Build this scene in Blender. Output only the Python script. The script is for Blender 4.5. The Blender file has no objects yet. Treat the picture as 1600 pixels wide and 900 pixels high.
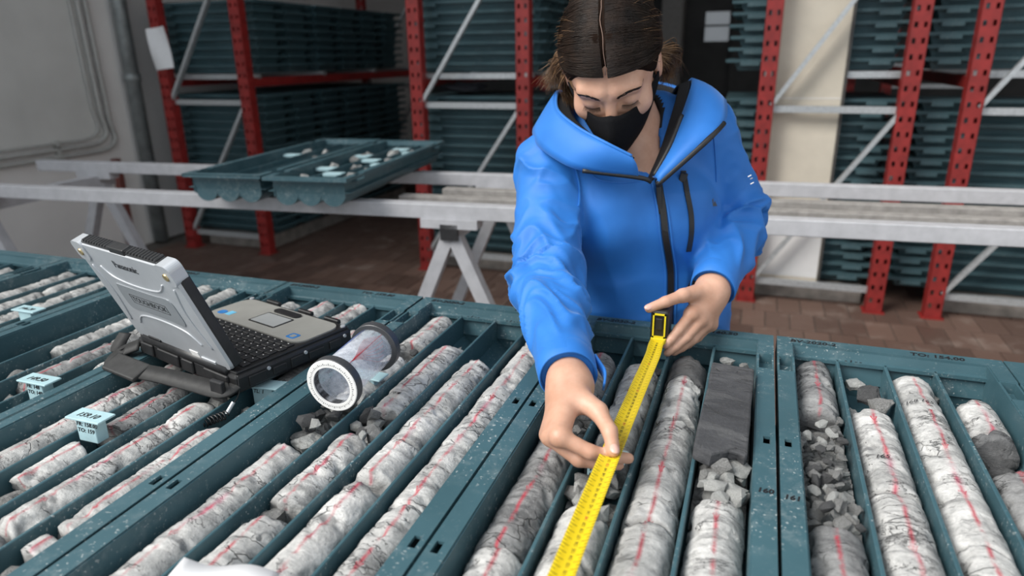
import bpy, bmesh, math, random
import numpy as np
from mathutils import Vector, Matrix, noise
rnd = random.Random(7)
scene = bpy.context.scene
C = scene.collection
pi = math.pi

# ------------------------------------------------------------------ camera
cam_d = bpy.data.cameras.new('camera'); cam = bpy.data.objects.new('camera', cam_d); C.objects.link(cam)
cam_d.sensor_width = 36; cam_d.lens = 36*1070/1600; cam_d.clip_start = .02
R = Matrix(((0.94279096, -0.09568026, 0.31935952), (0.3331252, 0.30814081, -0.8911099), (-0.01314607, 0.94651705, 0.32238587)))
cam.matrix_world = Matrix.Translation((0, 0, 1.385)) @ R.to_4x4()
cam_d.dof.use_dof = True; cam_d.dof.focus_distance = 0.98; cam_d.dof.aperture_fstop = 3.6
scene.camera = cam
# ------------------------------------------------------------------ light
world = bpy.data.worlds.new('overcast'); scene.world = world; world.use_nodes = True
bg = world.node_tree.nodes['Background']; bg.inputs[0].default_value = (.86, .93, 1.0, 1); bg.inputs[1].default_value = .98
sun_d = bpy.data.lights.new('overcast_sun', 'SUN'); sun_d.energy = 4.9; sun_d.angle = math.radians(40); sun_d.color = (1, .97, .92)
sun = bpy.data.objects.new('overcast_sun', sun_d); C.objects.link(sun)
sun.rotation_euler = Vector((.62, .52, -.72)).to_track_quat('-Z', 'Y').to_euler()
scene.view_settings.view_transform = 'Standard'; scene.view_settings.look = 'None'
scene.view_settings.gamma = 1; scene.view_settings.use_curve_mapping = False
scene.view_settings.exposure = 0.06

# ------------------------------------------------------------------ helpers
def obj(name, me, mat=None, parent=None, loc=None, rot=None):
    if isinstance(me, bmesh.types.BMesh):
        bm = me; me = bpy.data.meshes.new(name); bm.to_mesh(me); bm.free()
    if mat is not None and len(me.materials) == 0: me.materials.append(mat)
    o = bpy.data.objects.new(name, me); C.objects.link(o)
    if parent: o.parent = parent
    if loc is not None: o.location = loc
    if rot is not None: o.rotation_euler = rot
    return o
def empty(name, loc=(0, 0, 0), rz=0):
    o = bpy.data.objects.new(name, None); C.objects.link(o); o.location = loc; o.rotation_euler = (0, 0, rz); o.empty_display_size = .05
    return o
def tag(o, label, cat=None, group=None, kind=None):
    if label: o['label'] = label
    if cat: o['category'] = cat
    if group: o['group'] = group
    if kind: o['kind'] = kind
    return o
def struct(o): o['kind'] = 'structure'; return o
def copy_tree(o, parent=None):
    c = o.copy(); C.objects.link(c); c.parent = parent
    for ch in list(o.children): copy_tree(ch, c)
    return c
def box(bm, a, b):
    x0, y0, z0 = a; x1, y1, z1 = b
    v = [bm.verts.new(p) for p in ((x0,y0,z0),(x1,y0,z0),(x1,y1,z0),(x0,y1,z0),(x0,y0,z1),(x1,y0,z1),(x1,y1,z1),(x0,y1,z1))]
    for f in ((3,2,1,0),(4,5,6,7),(0,1,5,4),(1,2,6,5),(2,3,7,6),(3,0,4,7)): bm.faces.new([v[i] for i in f])
    return v
def boxm(a, b, bev=0, seg=2):
    bm = bmesh.new(); box(bm, a, b)
    if bev: bmesh.ops.bevel(bm, geom=bm.edges[:], offset=bev, segments=seg, affect='EDGES', profile=.5)
    return bm
def beam(bm, p, q, w, h, up=(0, 0, 1)):
    p = Vector(p); q = Vector(q); d = (q-p).normalized(); s = d.cross(Vector(up)).normalized(); u = s.cross(d)
    vs = []
    for c in (p, q):
        for a, b in ((-1,-1),(1,-1),(1,1),(-1,1)): vs.append(bm.verts.new(c + s*(a*w/2) + u*(b*h/2)))
    for f in ((3,2,1,0),(4,5,6,7),(0,1,5,4),(1,2,6,5),(2,3,7,6),(3,0,4,7)): bm.faces.new([vs[i] for i in f])
def tube(bm, pts, r, n=10, cap=True):
    pts = [Vector(p) for p in pts]; rings = []
    rr = r if isinstance(r, (list, tuple)) else [r]*len(pts)
    t0 = (pts[1]-pts[0]).normalized(); a = Vector((0,0,1)) if abs(t0.z) < .9 else Vector((1,0,0)); u = t0.cross(a).normalized()
    for i, p in enumerate(pts):
        t = (pts[min(i+1, len(pts)-1)]-pts[max(i-1, 0)]).normalized()
        u = (u - t*u.dot(t)).normalized(); w = t.cross(u)
        rings.append([bm.verts.new(p + (u*math.cos(k*2*pi/n)+w*math.sin(k*2*pi/n))*rr[i]) for k in range(n)])
    for a, b in zip(rings[:-1], rings[1:]):
        for k in range(n): bm.faces.new((a[k], a[(k+1) % n], b[(k+1) % n], b[k]))
    if cap and n > 2: bm.faces.new(rings[0][::-1]); bm.faces.new(rings[-1])
def lathe(bm, prof, n=32, M=None, closed=False):
    rings = []
    for r, z in prof:
        ring = []
        for k in range(n):
            v = Vector((r*math.cos(2*pi*k/n), r*math.sin(2*pi*k/n), z)); ring.append(bm.verts.new(M @ v if M else v))
        rings.append(ring)
    prs = list(zip(rings[:-1], rings[1:])) + ([(rings[-1], rings[0])] if closed else [])
    for a, b in prs:
        for k in range(n): bm.faces.new((a[k], a[(k+1) % n], b[(k+1) % n], b[k]))
def smooth(o_or_me, on=True):
    me = o_or_me.data if hasattr(o_or_me, 'data') else o_or_me
    me.polygons.foreach_set('use_smooth', [on]*len(me.polygons)); return o_or_me
def catmull(pts, n):
    pts = [Vector(p) for p in pts]; out = []
    for i in range(len(pts)-1):
        p0 = pts[max(i-1, 0)]; p1 = pts[i]; p2 = pts[i+1]; p3 = pts[min(i+2, len(pts)-1)]
        for k in range(n):
            t = k/n; out.append(.5*((2*p1)+(p2-p0)*t+(2*p0-5*p1+4*p2-p3)*t*t+(3*p1-p0-3*p2+p3)*t**3))
    out.append(pts[-1]); return out
def text_mesh(s, size, ex=.0002, align='LEFT', bold=0.0, slant=0.0):
    cu = bpy.data.curves.new('t', 'FONT'); cu.body = s; cu.size = size; cu.extrude = ex; cu.align_x = align; cu.offset = bold; cu.shear = slant
    cu.resolution_u = 2
    o = bpy.data.objects.new('t', cu); C.objects.link(o)
    dg = bpy.context.evaluated_depsgraph_get(); me = bpy.data.meshes.new_from_object(o.evaluated_get(dg))
    bpy.data.objects.remove(o); bpy.data.curves.remove(cu); me.materials.clear(); return me

# ------------------------------------------------------------------ materials
class NT:
    def __init__(s, name):
        s.m = bpy.data.materials.new(name); s.m.use_nodes = True; s.t = s.m.node_tree; s.b = s.t.nodes['Principled BSDF']; s.out = s.t.nodes['Material Output']
    def n(s, typ, **kw):
        nd = s.t.nodes.new(typ)
        for k, v in kw.items():
            if k.startswith('i_'): s.setin(nd, k[2:], v)
            else: setattr(nd, k, v)
        return nd
    def setin(s, nd, key, v):
        sk = nd.inputs[int(key)] if key.isdigit() else nd.inputs[key]
        if isinstance(v, bpy.types.NodeSocket): s.t.links.new(v, sk)
        else: sk.default_value = v
    def math(s, op, a, b=None, c=None, clamp=False):
        nd = s.t.nodes.new('ShaderNodeMath'); nd.operation = op; nd.use_clamp = clamp
        for i, v in enumerate((a, b, c)):
            if v is not None: s.setin(nd, str(i), v)
        return nd.outputs[0]
    def mix(s, f, a, b):
        nd = s.t.nodes.new('ShaderNodeMix'); nd.data_type = 'RGBA'
        for i, v in ((0, f), (6, a), (7, b)): s.setin(nd, str(i), v if isinstance(v, (bpy.types.NodeSocket, float, int)) else (*v[:3], 1))
        return nd.outputs[2]
    def ramp(s, f, stops):
        nd = s.t.nodes.new('ShaderNodeValToRGB'); s.setin(nd, '0', f); e = nd.color_ramp.elements
        while len(e) < len(stops): e.new(.5)
        for el, (p, c) in zip(e, stops): el.position = p; el.color = (c, c, c, 1) if isinstance(c, (int, float)) else (*c, 1)
        return nd.outputs[0]
    def noise(s, vec, scale, detail=4, rough=.55, w=None, dist=0):
        nd = s.t.nodes.new('ShaderNodeTexNoise'); nd.inputs['Scale'].default_value = scale; nd.inputs['Detail'].default_value = detail; nd.inputs['Roughness'].default_value = rough; nd.inputs['Distortion'].default_value = dist
        if w is not None: nd.noise_dimensions = '4D'; s.setin(nd, 'W', w)
        s.t.links.new(vec, nd.inputs['Vector']); return nd.outputs[0]
    def obj(s): return s.n('ShaderNodeTexCoord').outputs['Object']
    def pos(s): return s.n('ShaderNodeNewGeometry').outputs['Position']
    def scale(s, vec, sc):
        nd = s.n('ShaderNodeMapping'); s.t.links.new(vec, nd.inputs[0]); nd.inputs['Scale'].default_value = sc; return nd.outputs[0]
    def rand(s): return s.n('ShaderNodeObjectInfo').outputs['Random']
    def bump(s, h, strength=.3, dist=.002):
        nd = s.n('ShaderNodeBump'); nd.inputs['Strength'].default_value = strength; nd.inputs['Distance'].default_value = dist
        s.t.links.new(h, nd.inputs['Height']); s.t.links.new(nd.outputs[0], s.b.inputs['Normal'])
    def base(s, v): s.setin(s.b, 'Base Color', v if isinstance(v, bpy.types.NodeSocket) else (*v, 1))
    def set(s, **kw):
        for k, v in kw.items(): s.setin(s.b, k.replace('_', ' '), v)
        return s
def simple(name, col, rough=.5, metal=0, var=.15, scale=30, bump=0, bdist=.001, use='obj', spec=None):
    m = NT(name); v = m.obj() if use == 'obj' else m.pos(); nz = m.noise(v, scale)
    a = tuple(c*(1-var) for c in col); b = tuple(min(1, c*(1+var)) for c in col)
    m.base(m.mix(m.ramp(nz, ((.3, 0), (.7, 1))), a, b)); m.set(Roughness=rough, Metallic=metal)
    if spec is not None: m.set(**{'Specular_IOR_Level': spec})
    if bump: m.bump(nz, bump, bdist)
    return m.m
def plastic(name, col, dust=.5, rough=.42):
    m = NT(name); v = m.pos()
    big = m.noise(v, 6, 4); col2 = m.mix(m.ramp(big, ((.3, 0), (.7, 1))), tuple(c*.86 for c in col), tuple(c*1.12 for c in col))
    spec = m.ramp(m.noise(v, 230, 1), ((.66, 0), (.70, 1))); patch = m.ramp(m.noise(v, 9, 3), ((.42, .05), (.68, 1)))
    film = m.math('MULTIPLY', m.ramp(m.noise(v, 55, 5, .7), ((.5, 0), (.85, .55))), patch)
    f = m.math('MULTIPLY', m.math('MAXIMUM', m.math('MULTIPLY', spec, patch), film), dust)
    m.base(m.mix(f, col2, (.50, .53, .52))); m.set(Roughness=m.ramp(big, ((.3, rough-.06), (.7, rough+.12))))
    return m.m
M = {}
M['tray'] = plastic('teal_plastic', (.046, .105, .127), .75)
M['stack'] = plastic('teal_plastic_stacked', (.050, .104, .120), .3, .5)
M['tag'] = simple('pale_blue_plastic', (.40, .58, .62), .45, var=.08, scale=40)
M['ink'] = simple('black_ink', (.012, .012, .014), .6, var=.1)
M['red_steel'] = simple('red_painted_steel', (.25, .018, .016), .5, var=.25, scale=18, use='pos')
M['hole'] = simple('dark_cavity', (.006, .006, .006), .9)
M['galv'] = simple('galvanised_steel', (.50, .52, .53), .42, .55, var=.14, scale=60, use='pos')
M['rail'] = simple('light_grey_painted_steel', (.43, .43, .45), .5, 0, var=.10, scale=25, use='pos')
M['rail_dusty'] = simple('dusty_grey_steel', (.27, .255, .24), .8, 0, var=.22, scale=30, use='pos')
M['plaster'] = simple('painted_plaster', (.78, .76, .74), .8, var=.05, scale=3, use='pos')
M['wallshade'] = simple('grey_green_shaded_wall', (.62, .62, .595), .75, var=.06, scale=3, use='pos')  # grey-green upper wall, its shade put into the colour
M['cream'] = simple('cream_board', (.62, .56, .46), .6, var=.06, scale=9, use='pos')
M['whiteboard'] = simple('white_board', (.72, .71, .70), .6, var=.05, scale=9)
M['conduit'] = simple('grey_conduit', (.40, .40, .38), .5, var=.1)
M['pipe'] = simple('zinc_drainpipe', (.24, .26, .26), .45, .4, var=.25, scale=14, use='pos')
M['darkwall'] = simple('dark_grey_wall', (.05, .05, .05), .85, var=.2, scale=4, use='pos')
M['paper'] = simple('white_paper', (.78, .78, .79), .7, var=.03)
M['grout'] = simple('floor_grout', (.13, .115, .10), .9, var=.3, scale=14, use='pos')
M['concrete'] = simple('dusty_concrete', (.22, .20, .18), .9, var=.3, scale=12, use='pos')
m = NT('brown_clay_tile'); v = m.pos(); nz = m.noise(v, 5, 5, .65); fine = m.noise(v, 60, 3)
cc = m.mix(m.rand(), (.105, .064, .050), (.18, .113, .088)); cc = m.mix(m.ramp(nz, ((.55, 0), (.75, .55))), cc, (.36, .30, .26))
m.base(cc); m.set(Roughness=m.ramp(nz, ((.3, .45), (.7, .8)))); m.bump(fine, .2, .001); M['tile'] = m.m
M['black_plastic'] = simple('black_plastic', (.016, .016, .017), .42, var=.3, scale=60)
M['rubber'] = simple('black_rubber_strap', (.022, .022, .022), .65, var=.3, scale=90, bump=.3)
M['key'] = simple('key_cap_black', (.02, .02, .021), .5, var=.1)
M['silver'] = simple('silver_magnesium', (.50, .52, .545), .38, .35, var=.05, scale=25)
M['silver_dark'] = simple('grey_inlay', (.30, .32, .34), .45, .3, var=.04)
M['palm'] = simple('warm_silver_palmrest', (.33, .325, .30), .45, .25, var=.05)
M['pad'] = simple('touchpad_grey', (.30, .31, .31), .4, var=.03)
M['brass'] = simple('brass_screw', (.55, .43, .22), .35, .8)
M['blue_sticker'] = simple('blue_sticker', (.03, .16, .42), .4)
M['cyan_sticker'] = simple('light_blue_sticker', (.16, .48, .70), .4)
M['yellow'] = simple('yellow_plastic', (.75, .60, .02), .4, var=.05)
M['lead'] = simple('dark_ring', (.05, .052, .056), .4, var=.1)
M['white_ring'] = simple('white_scale_ring', (.80, .79, .77), .45, var=.04)
M['redprint'] = simple('red_print', (.45, .03, .04), .5)
M['blueprint'] = simple('blue_print', (.10, .16, .42), .5)
m = NT('scuffed_clear_plastic'); v = m.obj(); nz = m.noise(v, 90, 6, .7); m.base((.80, .83, .90)); m.set(Roughness=m.ramp(nz, ((.4, .12), (.7, .5))), IOR=1.2, Alpha=m.ramp(nz, ((.35, .20), (.75, .50)))); M['clear'] = m.m
m = NT('window_pane'); m.base((.30, .32, .34)); m.set(Roughness=.15, Alpha=.62); M['glass'] = m.m
# tape: yellow with tick marks and numbers as print
m = NT('yellow_measuring_tape'); sep = m.n('ShaderNodeSeparateXYZ'); m.t.links.new(m.n('ShaderNodeTexCoord').outputs['UV'], sep.inputs[0]); u = sep.outputs[0]; y = sep.outputs[1]
fr = m.math('FRACT', m.math('MULTIPLY', y, 200)); tick = m.math('LESS_THAN', fr, .22); edge = m.math('GREATER_THAN', m.math('ABSOLUTE', m.math('SUBTRACT', u, .5)), .36)
fr2 = m.math('FRACT', m.math('MULTIPLY', y, 100)); long = m.math('MULTIPLY', m.math('LESS_THAN', fr2, .10), m.math('GREATER_THAN', m.math('ABSOLUTE', m.math('SUBTRACT', u, .5)), .2))
f = m.math('MAXIMUM', m.math('MULTIPLY', tick, edge), long)
m.base(m.mix(m.math('MULTIPLY', f, .8), (.72, .53, .015), (.03, .025, .01))); m.set(Roughness=.38); M['tape'] = m.m

def core_material(name, lo, hi, dark, line=True, darkamt=.5):
    m = NT(name); v = m.obj(); r = m.rand(); w = m.math('MULTIPLY', r, 40)
    rot = m.n('ShaderNodeMapping'); m.t.links.new(v, rot.inputs[0]); rot.inputs['Rotation'].default_value = (.3, .2, .7); rot.inputs['Scale'].default_value = (.45, 1.5, 1.0)
    st = rot.outputs[0]
    a = m.noise(st, 22, 8, .66, w, .8); b = m.noise(v, 210, 5, .7, w); big = m.noise(v, 11, 3, .5, w)
    tone = m.ramp(m.math('ADD', m.math('MULTIPLY', a, .6), m.math('ADD', m.math('MULTIPLY', b, .22), m.math('MULTIPLY', big, .18))), ((.39, 0), (.50, .5), (.61, 1)))
    col = m.mix(tone, lo, hi)
    dk = m.math('MULTIPLY', m.ramp(m.noise(st, 15, 9, .74, m.math('ADD', w, 7), 1.2), ((.525, 0), (.575, 1))), darkamt)
    col = m.mix(dk, col, dark)
    pit = m.math('MULTIPLY', m.ramp(m.noise(st, 120, 4, .75, m.math('ADD', w, 31)), ((.60, 0), (.68, 1))), m.ramp(m.noise(v, 18, 3, .5, m.math('ADD', w, 5)), ((.46, 0), (.58, 1))))
    col = m.mix(m.math('MULTIPLY', pit, .8), col, tuple(c*.6 for c in dark))
    vor = m.n('ShaderNodeTexVoronoi', feature='DISTANCE_TO_EDGE'); dn = m.n('ShaderNodeTexNoise'); dn.inputs['Scale'].default_value = 40; m.t.links.new(v, dn.inputs['Vector']); ad = m.n('ShaderNodeVectorMath', operation='MULTIPLY_ADD'); m.t.links.new(dn.outputs[1], ad.inputs[0]); ad.inputs[1].default_value = (.022, .022, .022); m.t.links.new(st, ad.inputs[2])
    of = m.n('ShaderNodeVectorMath', operation='ADD'); cw = m.n('ShaderNodeCombineXYZ'); m.setin(cw, '0', w); m.setin(cw, '1', w); m.t.links.new(ad.outputs[0], of.inputs[0]); m.t.links.new(cw.outputs[0], of.inputs[1]); m.t.links.new(of.outputs[0], vor.inputs['Vector']); vor.inputs['Scale'].default_value = 34
    vc = m.math('MULTIPLY', m.math('SUBTRACT', 1, m.ramp(vor.outputs[0], ((0, 0), (.035, 1)))), m.ramp(m.noise(v, 16, 3, .6, m.math('ADD', w, 23)), ((.53, 0), (.60, 1))))
    col = m.mix(m.math('MULTIPLY', vc, .7), col, tuple(c*.35 for c in dark))
    vein = m.math('ABSOLUTE', m.math('SUBTRACT', m.noise(st, 9, 7, .68, m.math('ADD', w, 3), .5), .5))
    crack = m.math('MULTIPLY', m.math('SUBTRACT', 1, m.ramp(vein, ((0, 0), (.006, 1)))), m.ramp(m.noise(v, 14, 2, .5, m.math('ADD', w, 19)), ((.50, 0), (.56, 1))))
    col = m.mix(m.math('MULTIPLY', crack, .8), col, tuple(c*.4 for c in dark))
    if line:
        sep = m.n('ShaderNodeSeparateXYZ'); m.t.links.new(v, sep.inputs[0]); x, y, z = sep.outputs
        cy = m.n('ShaderNodeCombineXYZ'); m.setin(cy, '1', y)
        x0 = m.math('MULTIPLY', m.math('SUBTRACT', m.noise(cy.outputs[0], 7, 2, .5, w), .5), .020)
        ax = m.math('ABSOLUTE', m.math('SUBTRACT', x, x0))
        ln = m.math('SUBTRACT', 1, m.ramp(ax, ((.0, 0), (.0003, 0), (.0011, 1))))
        per = m.math('MULTIPLY_ADD', r, .05, .09)
        yy = m.math('MULTIPLY', m.math('FRACT', m.math('ADD', m.math('DIVIDE', y, per), m.math('MULTIPLY', r, 7.3))), per)
        wob = m.math('MULTIPLY', m.math('SUBTRACT', m.noise(v, 120, 2, .5, w), .5), .0022)
        hw = m.math('MULTIPLY', yy, .36); ar = m.math('LESS_THAN', m.math('ABSOLUTE', m.math('ADD', m.math('SUBTRACT', ax, hw), wob)), .0008)
        ar = m.math('MULTIPLY', ar, m.math('LESS_THAN', yy, .011))
        f = m.math('MULTIPLY', m.math('MAXIMUM', ln, ar), m.math('GREATER_THAN', z, .012))
        fade = m.ramp(m.noise(v, 38, 5, .65, w), ((.40, .05), (.57, 1)))
        col = m.mix(m.math('MULTIPLY', m.math('MULTIPLY', f, fade), .85), col, (.40, .010, .035))
        pink_band = m.math('MULTIPLY', m.math('SUBTRACT', 1, m.ramp(ax, ((.0, 0), (.006, 1)))), m.math('GREATER_THAN', z, .012))  # soft pink tint to either side of the red line
        pk = m.math('MULTIPLY', pink_band, m.ramp(m.noise(v, 20, 3, .5, m.math('ADD', w, 11)), ((.54, 0), (.72, .5))))
        col = m.mix(pk, col, (.50, .10, .20))
    m.base(col); m.set(Roughness=.8)
    h = m.math('SUBTRACT', m.math('ADD', m.math('MULTIPLY', a, .7), m.math('MULTIPLY', b, .4)), m.math('ADD', m.math('MULTIPLY', m.math('MAXIMUM', crack, vc), .6), m.math('MULTIPLY', pit, .3)))
    m.bump(h, .8, .005)
    return m.m
M['core'] = core_material('pale_marble_core', (.25, .25, .245), (.66, .65, .63), (.11, .11, .11))
M['core_plain'] = core_material('pale_marble_core_unmarked', (.22, .22, .215), (.60, .59, .57), (.09, .09, .09), False)
M['core_dark'] = core_material('grey_schist_core', (.12, .12, .122), (.36, .36, .355), (.05, .05, .052), True, .6)
M['rock'] = core_material('grey_rock', (.15, .15, .148), (.46, .455, .44), (.07, .07, .07), False, .35)
M['rock_pale'] = core_material('pale_rock', (.33, .335, .32), (.68, .68, .66), (.16, .16, .15), False, .2)
M['rock_dark'] = core_material('dark_schist', (.045, .045, .047), (.13, .13, .132), (.25, .25, .25), False, .3)
M['slab'] = core_material('cut_schist', (.030, .031, .034), (.062, .063, .068), (.14, .14, .14), False, .25)

# ------------------------------------------------------------------ the setting
fl = struct(obj('floor', boxm((-5.2, -1.5, -.12), (6, 9.2, -.006)), M['grout']))
tw, tl_ = .125, .25
tile_me = bpy.data.meshes.new('tile'); b = boxm((-tw/2+.003, -tl_/2+.003, -.006), (tw/2-.003, tl_/2-.003, 0)); b.to_mesh(tile_me); b.free(); tile_me.materials.append(M['tile'])
cand = []
for j in range(-2, 34):
    for i in range(-36, 28):
        x = i*tw + (tw/2 if j % 2 else 0); y = j*tl_
        if x < -4.3 or y < 1.3: continue
        cand.append((x, y))
def seen(p):
    x, y = p
    a = (-3.4 < x < -.35 and 2.5 < y < 4.02); b_ = (-.05 < x < 1.6 and 2.35 < y < 4.15)
    return a or b_
near = sorted([p for p in cand if seen(p)], key=lambda p: p[0]**2+p[1]**2)[:300]; ns = set(near)
for x, y in near: obj('tile', tile_me, None, fl, (x, y, 0))
bm = bmesh.new()
for p in cand:
    if p not in ns: box(bm, (p[0]-tw/2+.003, p[1]-tl_/2+.003, -.006), (p[0]+tw/2-.003, p[1]+tl_/2-.003, 0))
o = obj('tile_field', bm, M['tile'], fl); o['kind'] = 'stuff'
wl = struct(obj('wall_left', boxm((-4.75, -1.5, 0), (-4.5, 9.2, 4.3)), M['plaster']))
obj('upper_wall_shade', boxm((-4.5, -1.5, .86), (-4.492, 3.80, 4.2), .004), M['wallshade'], wl)  # thin sheet carrying the painted-in shade of the upper wall
struct(obj('shading_ceiling', boxm((-4.75, 2.1, 4.2), (6, 9.2, 4.35)), M['darkwall']))  # unseen roof, added to darken the aisles; front edge lets the sun in
bm = bmesh.new()
for a, b in (((-4.75, 8.6, 0), (-1.06, 8.8, 4.3)), ((-.40, 8.6, 0), (6, 8.8, 4.3)), ((-1.06, 8.6, 2.35), (-.40, 8.8, 4.3))): box(bm, a, b)
wb = struct(obj('wall_back', bm, M['darkwall']))
struct(obj('wall_right', boxm((6, -1.5, 0), (6.2, 9.2, 4.3)), M['plaster']))
obj('pillar', boxm((-1.16, 8.30, 0), (-.93, 8.58, 4.2), .01), simple('grey_pillar_paint', (.24, .23, .22), .7, use='pos'), wb)
dr = struct(empty('door_1', (-.73, 8.68, 0)))
bm = bmesh.new()
for a, b in (((-.33, -.03, 0), (.33, .03, 1.50)), ((-.33, -.03, 1.50), (.02, .03, 2.35)), ((.29, -.03, 1.50), (.33, .03, 2.35)), ((.02, -.03, 1.82), (.29, .03, 2.35))): box(bm, a, b)
obj('door_leaf', bm, M['darkwall'], dr); obj('pane', boxm((.02, -.006, 1.50), (.29, .006, 1.82)), M['glass'], dr)
bm = bmesh.new(); box(bm, (.02, -.02, 1.66), (.29, .02, 1.68)); obj('glazing_bar', bm, M['darkwall'], dr)

# conduits and drain pipe on the left wall
def pth(z, y):
    return [(-4.470, -1.4, z-.02), (-4.470, y-.15, z), (-4.470, y-.05, z+.02), (-4.470, y, z+.08), (-4.470, y-.02, z+.2), (-4.470, y-.06, 4.1)]
for k, (z, y, lab) in enumerate(((.765, 3.86, 'lower grey electrical conduit bending up along the left wall'), (.815, 3.80, 'upper grey electrical conduit bending up along the left wall'), (.855, 3.74, 'innermost thin grey conduit framing the grey shaded upper wall'))):
    bm = bmesh.new(); P = pth(z, y); tube(bm, [P[0]]+catmull(P[1:5], 5)+[P[5]], .016 if k < 2 else .010, 8)
    o = smooth(obj('electrical_conduit', bm, M['conduit'])); tag(o, lab, 'conduit', 'conduits on the left wall')
    for yy in (1.2, 2.4, 3.4):
        obj('bracket', boxm((-4.5, yy-.012, z-.03), (-4.455, yy+.012, z+.02)), M['conduit'], o)
t = empty('drain_pipe', (-4.42, 4.06, 0)); tag(t, 'dull grey metal drainpipe running down the corner beside the red rack', 'pipe')
bm = bmesh.new(); tube(bm, [(0, 0, .02), (0, 0, 4.18)], .052, 16); smooth(obj('pipe', bm, M['pipe'], t))
for z in (.62, 1.26, 2.2):
    bm = bmesh.new(); lathe(bm, [(.052, z-.03), (.06, z-.025), (.06, z+.025), (.052, z+.03)], 16); smooth(obj('collar', bm, M['pipe'], t))
t = obj('guard_post', boxm((-4.47, 3.78, 0), (-4.42, 3.83, .70), .004), simple('rusty_red_paint', (.16, .05, .04), .7)); tag(t, 'short dull red steel post standing against the left wall', 'post')

# ------------------------------------------------------------------ racks and their tray stacks
up_me = None
def upright_mesh():
    bm = bmesh.new(); w, d, h = .085, .065, 4.0
    # channel: front flange with slots left open, two sides, two lips
    zs = [0]; z = .06
    y0 = -d/2
    while z < h-.1:
        zs += [z, z+.026]; z += .075
    zs.append(h)
    for a, b_ in ((-w/2, -w/2+.014), (-w/2+.030, w/2-.030), (w/2-.014, w/2)): box(bm, (a, y0, 0), (b_, y0+.003, h))
    solid = True
    for i in range(len(zs)-1):
        if i % 2 == 0:
            for a, b_ in ((-w/2+.014, -w/2+.030), (w/2-.030, w/2-.014)): box(bm, (a, y0, zs[i]), (b_, y0+.003, zs[i+1]))
    for a, b_ in ((-w/2, -w/2+.003), (w/2-.003, w/2)): box(bm, (a, y0, 0), (b_, d/2, h))
    box(bm, (-w/2, d/2-.003, 0), (-w/2+.022, d/2, h)); box(bm, (w/2-.022, d/2-.003, 0), (w/2, d/2, h))
    me = bpy.data.meshes.new('upright'); bm.to_mesh(me); bm.free(); me.materials.append(M['red_steel']); return me
up_me = upright_mesh()
foot_me = bpy.data.meshes.new('foot'); b = boxm((-.055, -.05, 0), (.055, .05, .008)); b.to_mesh(foot_me); b.free(); foot_me.materials.append(M['red_steel'])
def rack(x0, x1, label, nb=2):
    t = empty('pallet_rack', ((x0+x1)/2, 4.05, 0)); tag(t, label, 'rack', 'red steel racks along the back')
    h = (x1-x0)/2
    for fy in (0, 2.75):
        for s in (-1, 1):
            u = obj('upright', up_me, None, t, (s*h, fy, 0)); obj('foot', foot_me, None, u)
        for z in (.12, 1.09, 2.06, 3.03):
            bm = bmesh.new(); beam(bm, (-h+.03, fy+.012, z), (h-.03, fy+.012, z), .025, .035); obj('brace', bm, M['galv'], t)
        for z in (.14, 1.11, 2.08):
            bm = bmesh.new(); p, q = Vector((-h+.03, fy-.012, z)), Vector((h-.03, fy-.012, z+.93)); beam(bm, p, q, .022, .032, (0, -1, 0)); beam(bm, p+Vector((0, .0125, 0)), q+Vector((0, .0125, 0)), .003, .042, (0, -1, 0)); obj('diagonal_brace', bm, M['galv'], t)
    for s in (-1, 1):
        for z in (1.225, 2.35):
            obj('beam', boxm((s*h-.02, .05, z-.03), (s*h+.02, 2.70, z+.03), .004), M['red_steel'], t)
    for z in (1.262, 2.41):
        obj('shelf_bar', boxm((-h-.02, .10, z-.017), (h+.02, .14, z+.017)), M['galv'], t)
        for yy in (.9, 1.7, 2.5): obj('shelf_bar', boxm((-h-.02, yy, z-.017), (h+.02, yy+.04, z+.017)), M['galv'], t)
    return t
SH = .0605
def stack_tray_mesh():
    bm = bmesh.new(); L, W, H = .90, .325, .0600
    bw, bl = W/2-.042, L/2-.045
    def taper(z0, z1, a0, b0, a1, b1):
        v = [bm.verts.new(p) for p in ((-a0,-b0,z0),(a0,-b0,z0),(a0,b0,z0),(-a0,b0,z0),(-a1,-b1,z1),(a1,-b1,z1),(a1,b1,z1),(-a1,b1,z1))]
        for f in ((3,2,1,0),(4,5,6,7),(0,1,5,4),(1,2,6,5),(2,3,7,6),(3,0,4,7)): bm.faces.new([v[i] for i in f])
    taper(.0, H-.012, bl-.02, bw-.012, bl, bw)
    taper(H-.017, H, L/2-.003, W/2-.003, L/2, W/2)
    for x in (-.32, .32):
        box(bm, (x-.05, -W/2-.004, H-.034), (x+.05, -W/2+.01, H-.012)); box(bm, (x-.05, W/2-.01, H-.034), (x+.05, W/2+.004, H-.012))
    me = bpy.data.meshes.new('stacked_tray'); bm.to_mesh(me); bm.free(); me.materials.append(M['stack']); return me
st_me = stack_tray_mesh()
NTH = ['topmost', 'second from top', 'third from top', 'fourth from top', 'fifth from top', 'sixth from top', 'seventh from top', 'eighth from top', 'ninth from top', 'tenth from top', 'eleventh from top', 'twelfth from top', 'thirteenth from top', 'fourteenth from top', 'fifteenth from top', 'second from bottom', 'bottom one']
def stack(xc, yc, z0, n, label, group):
    for k in range(n):
        o = obj('core_tray', st_me, None, None, (xc+rnd.uniform(-.012, .012), yc+rnd.uniform(-.006, .006), z0+k*SH), (0, 0, rnd.uniform(-.012, .012)))
        tag(o, 'teal core tray, %s, %s' % (NTH[n-1-k], label), 'tray', group)
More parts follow.
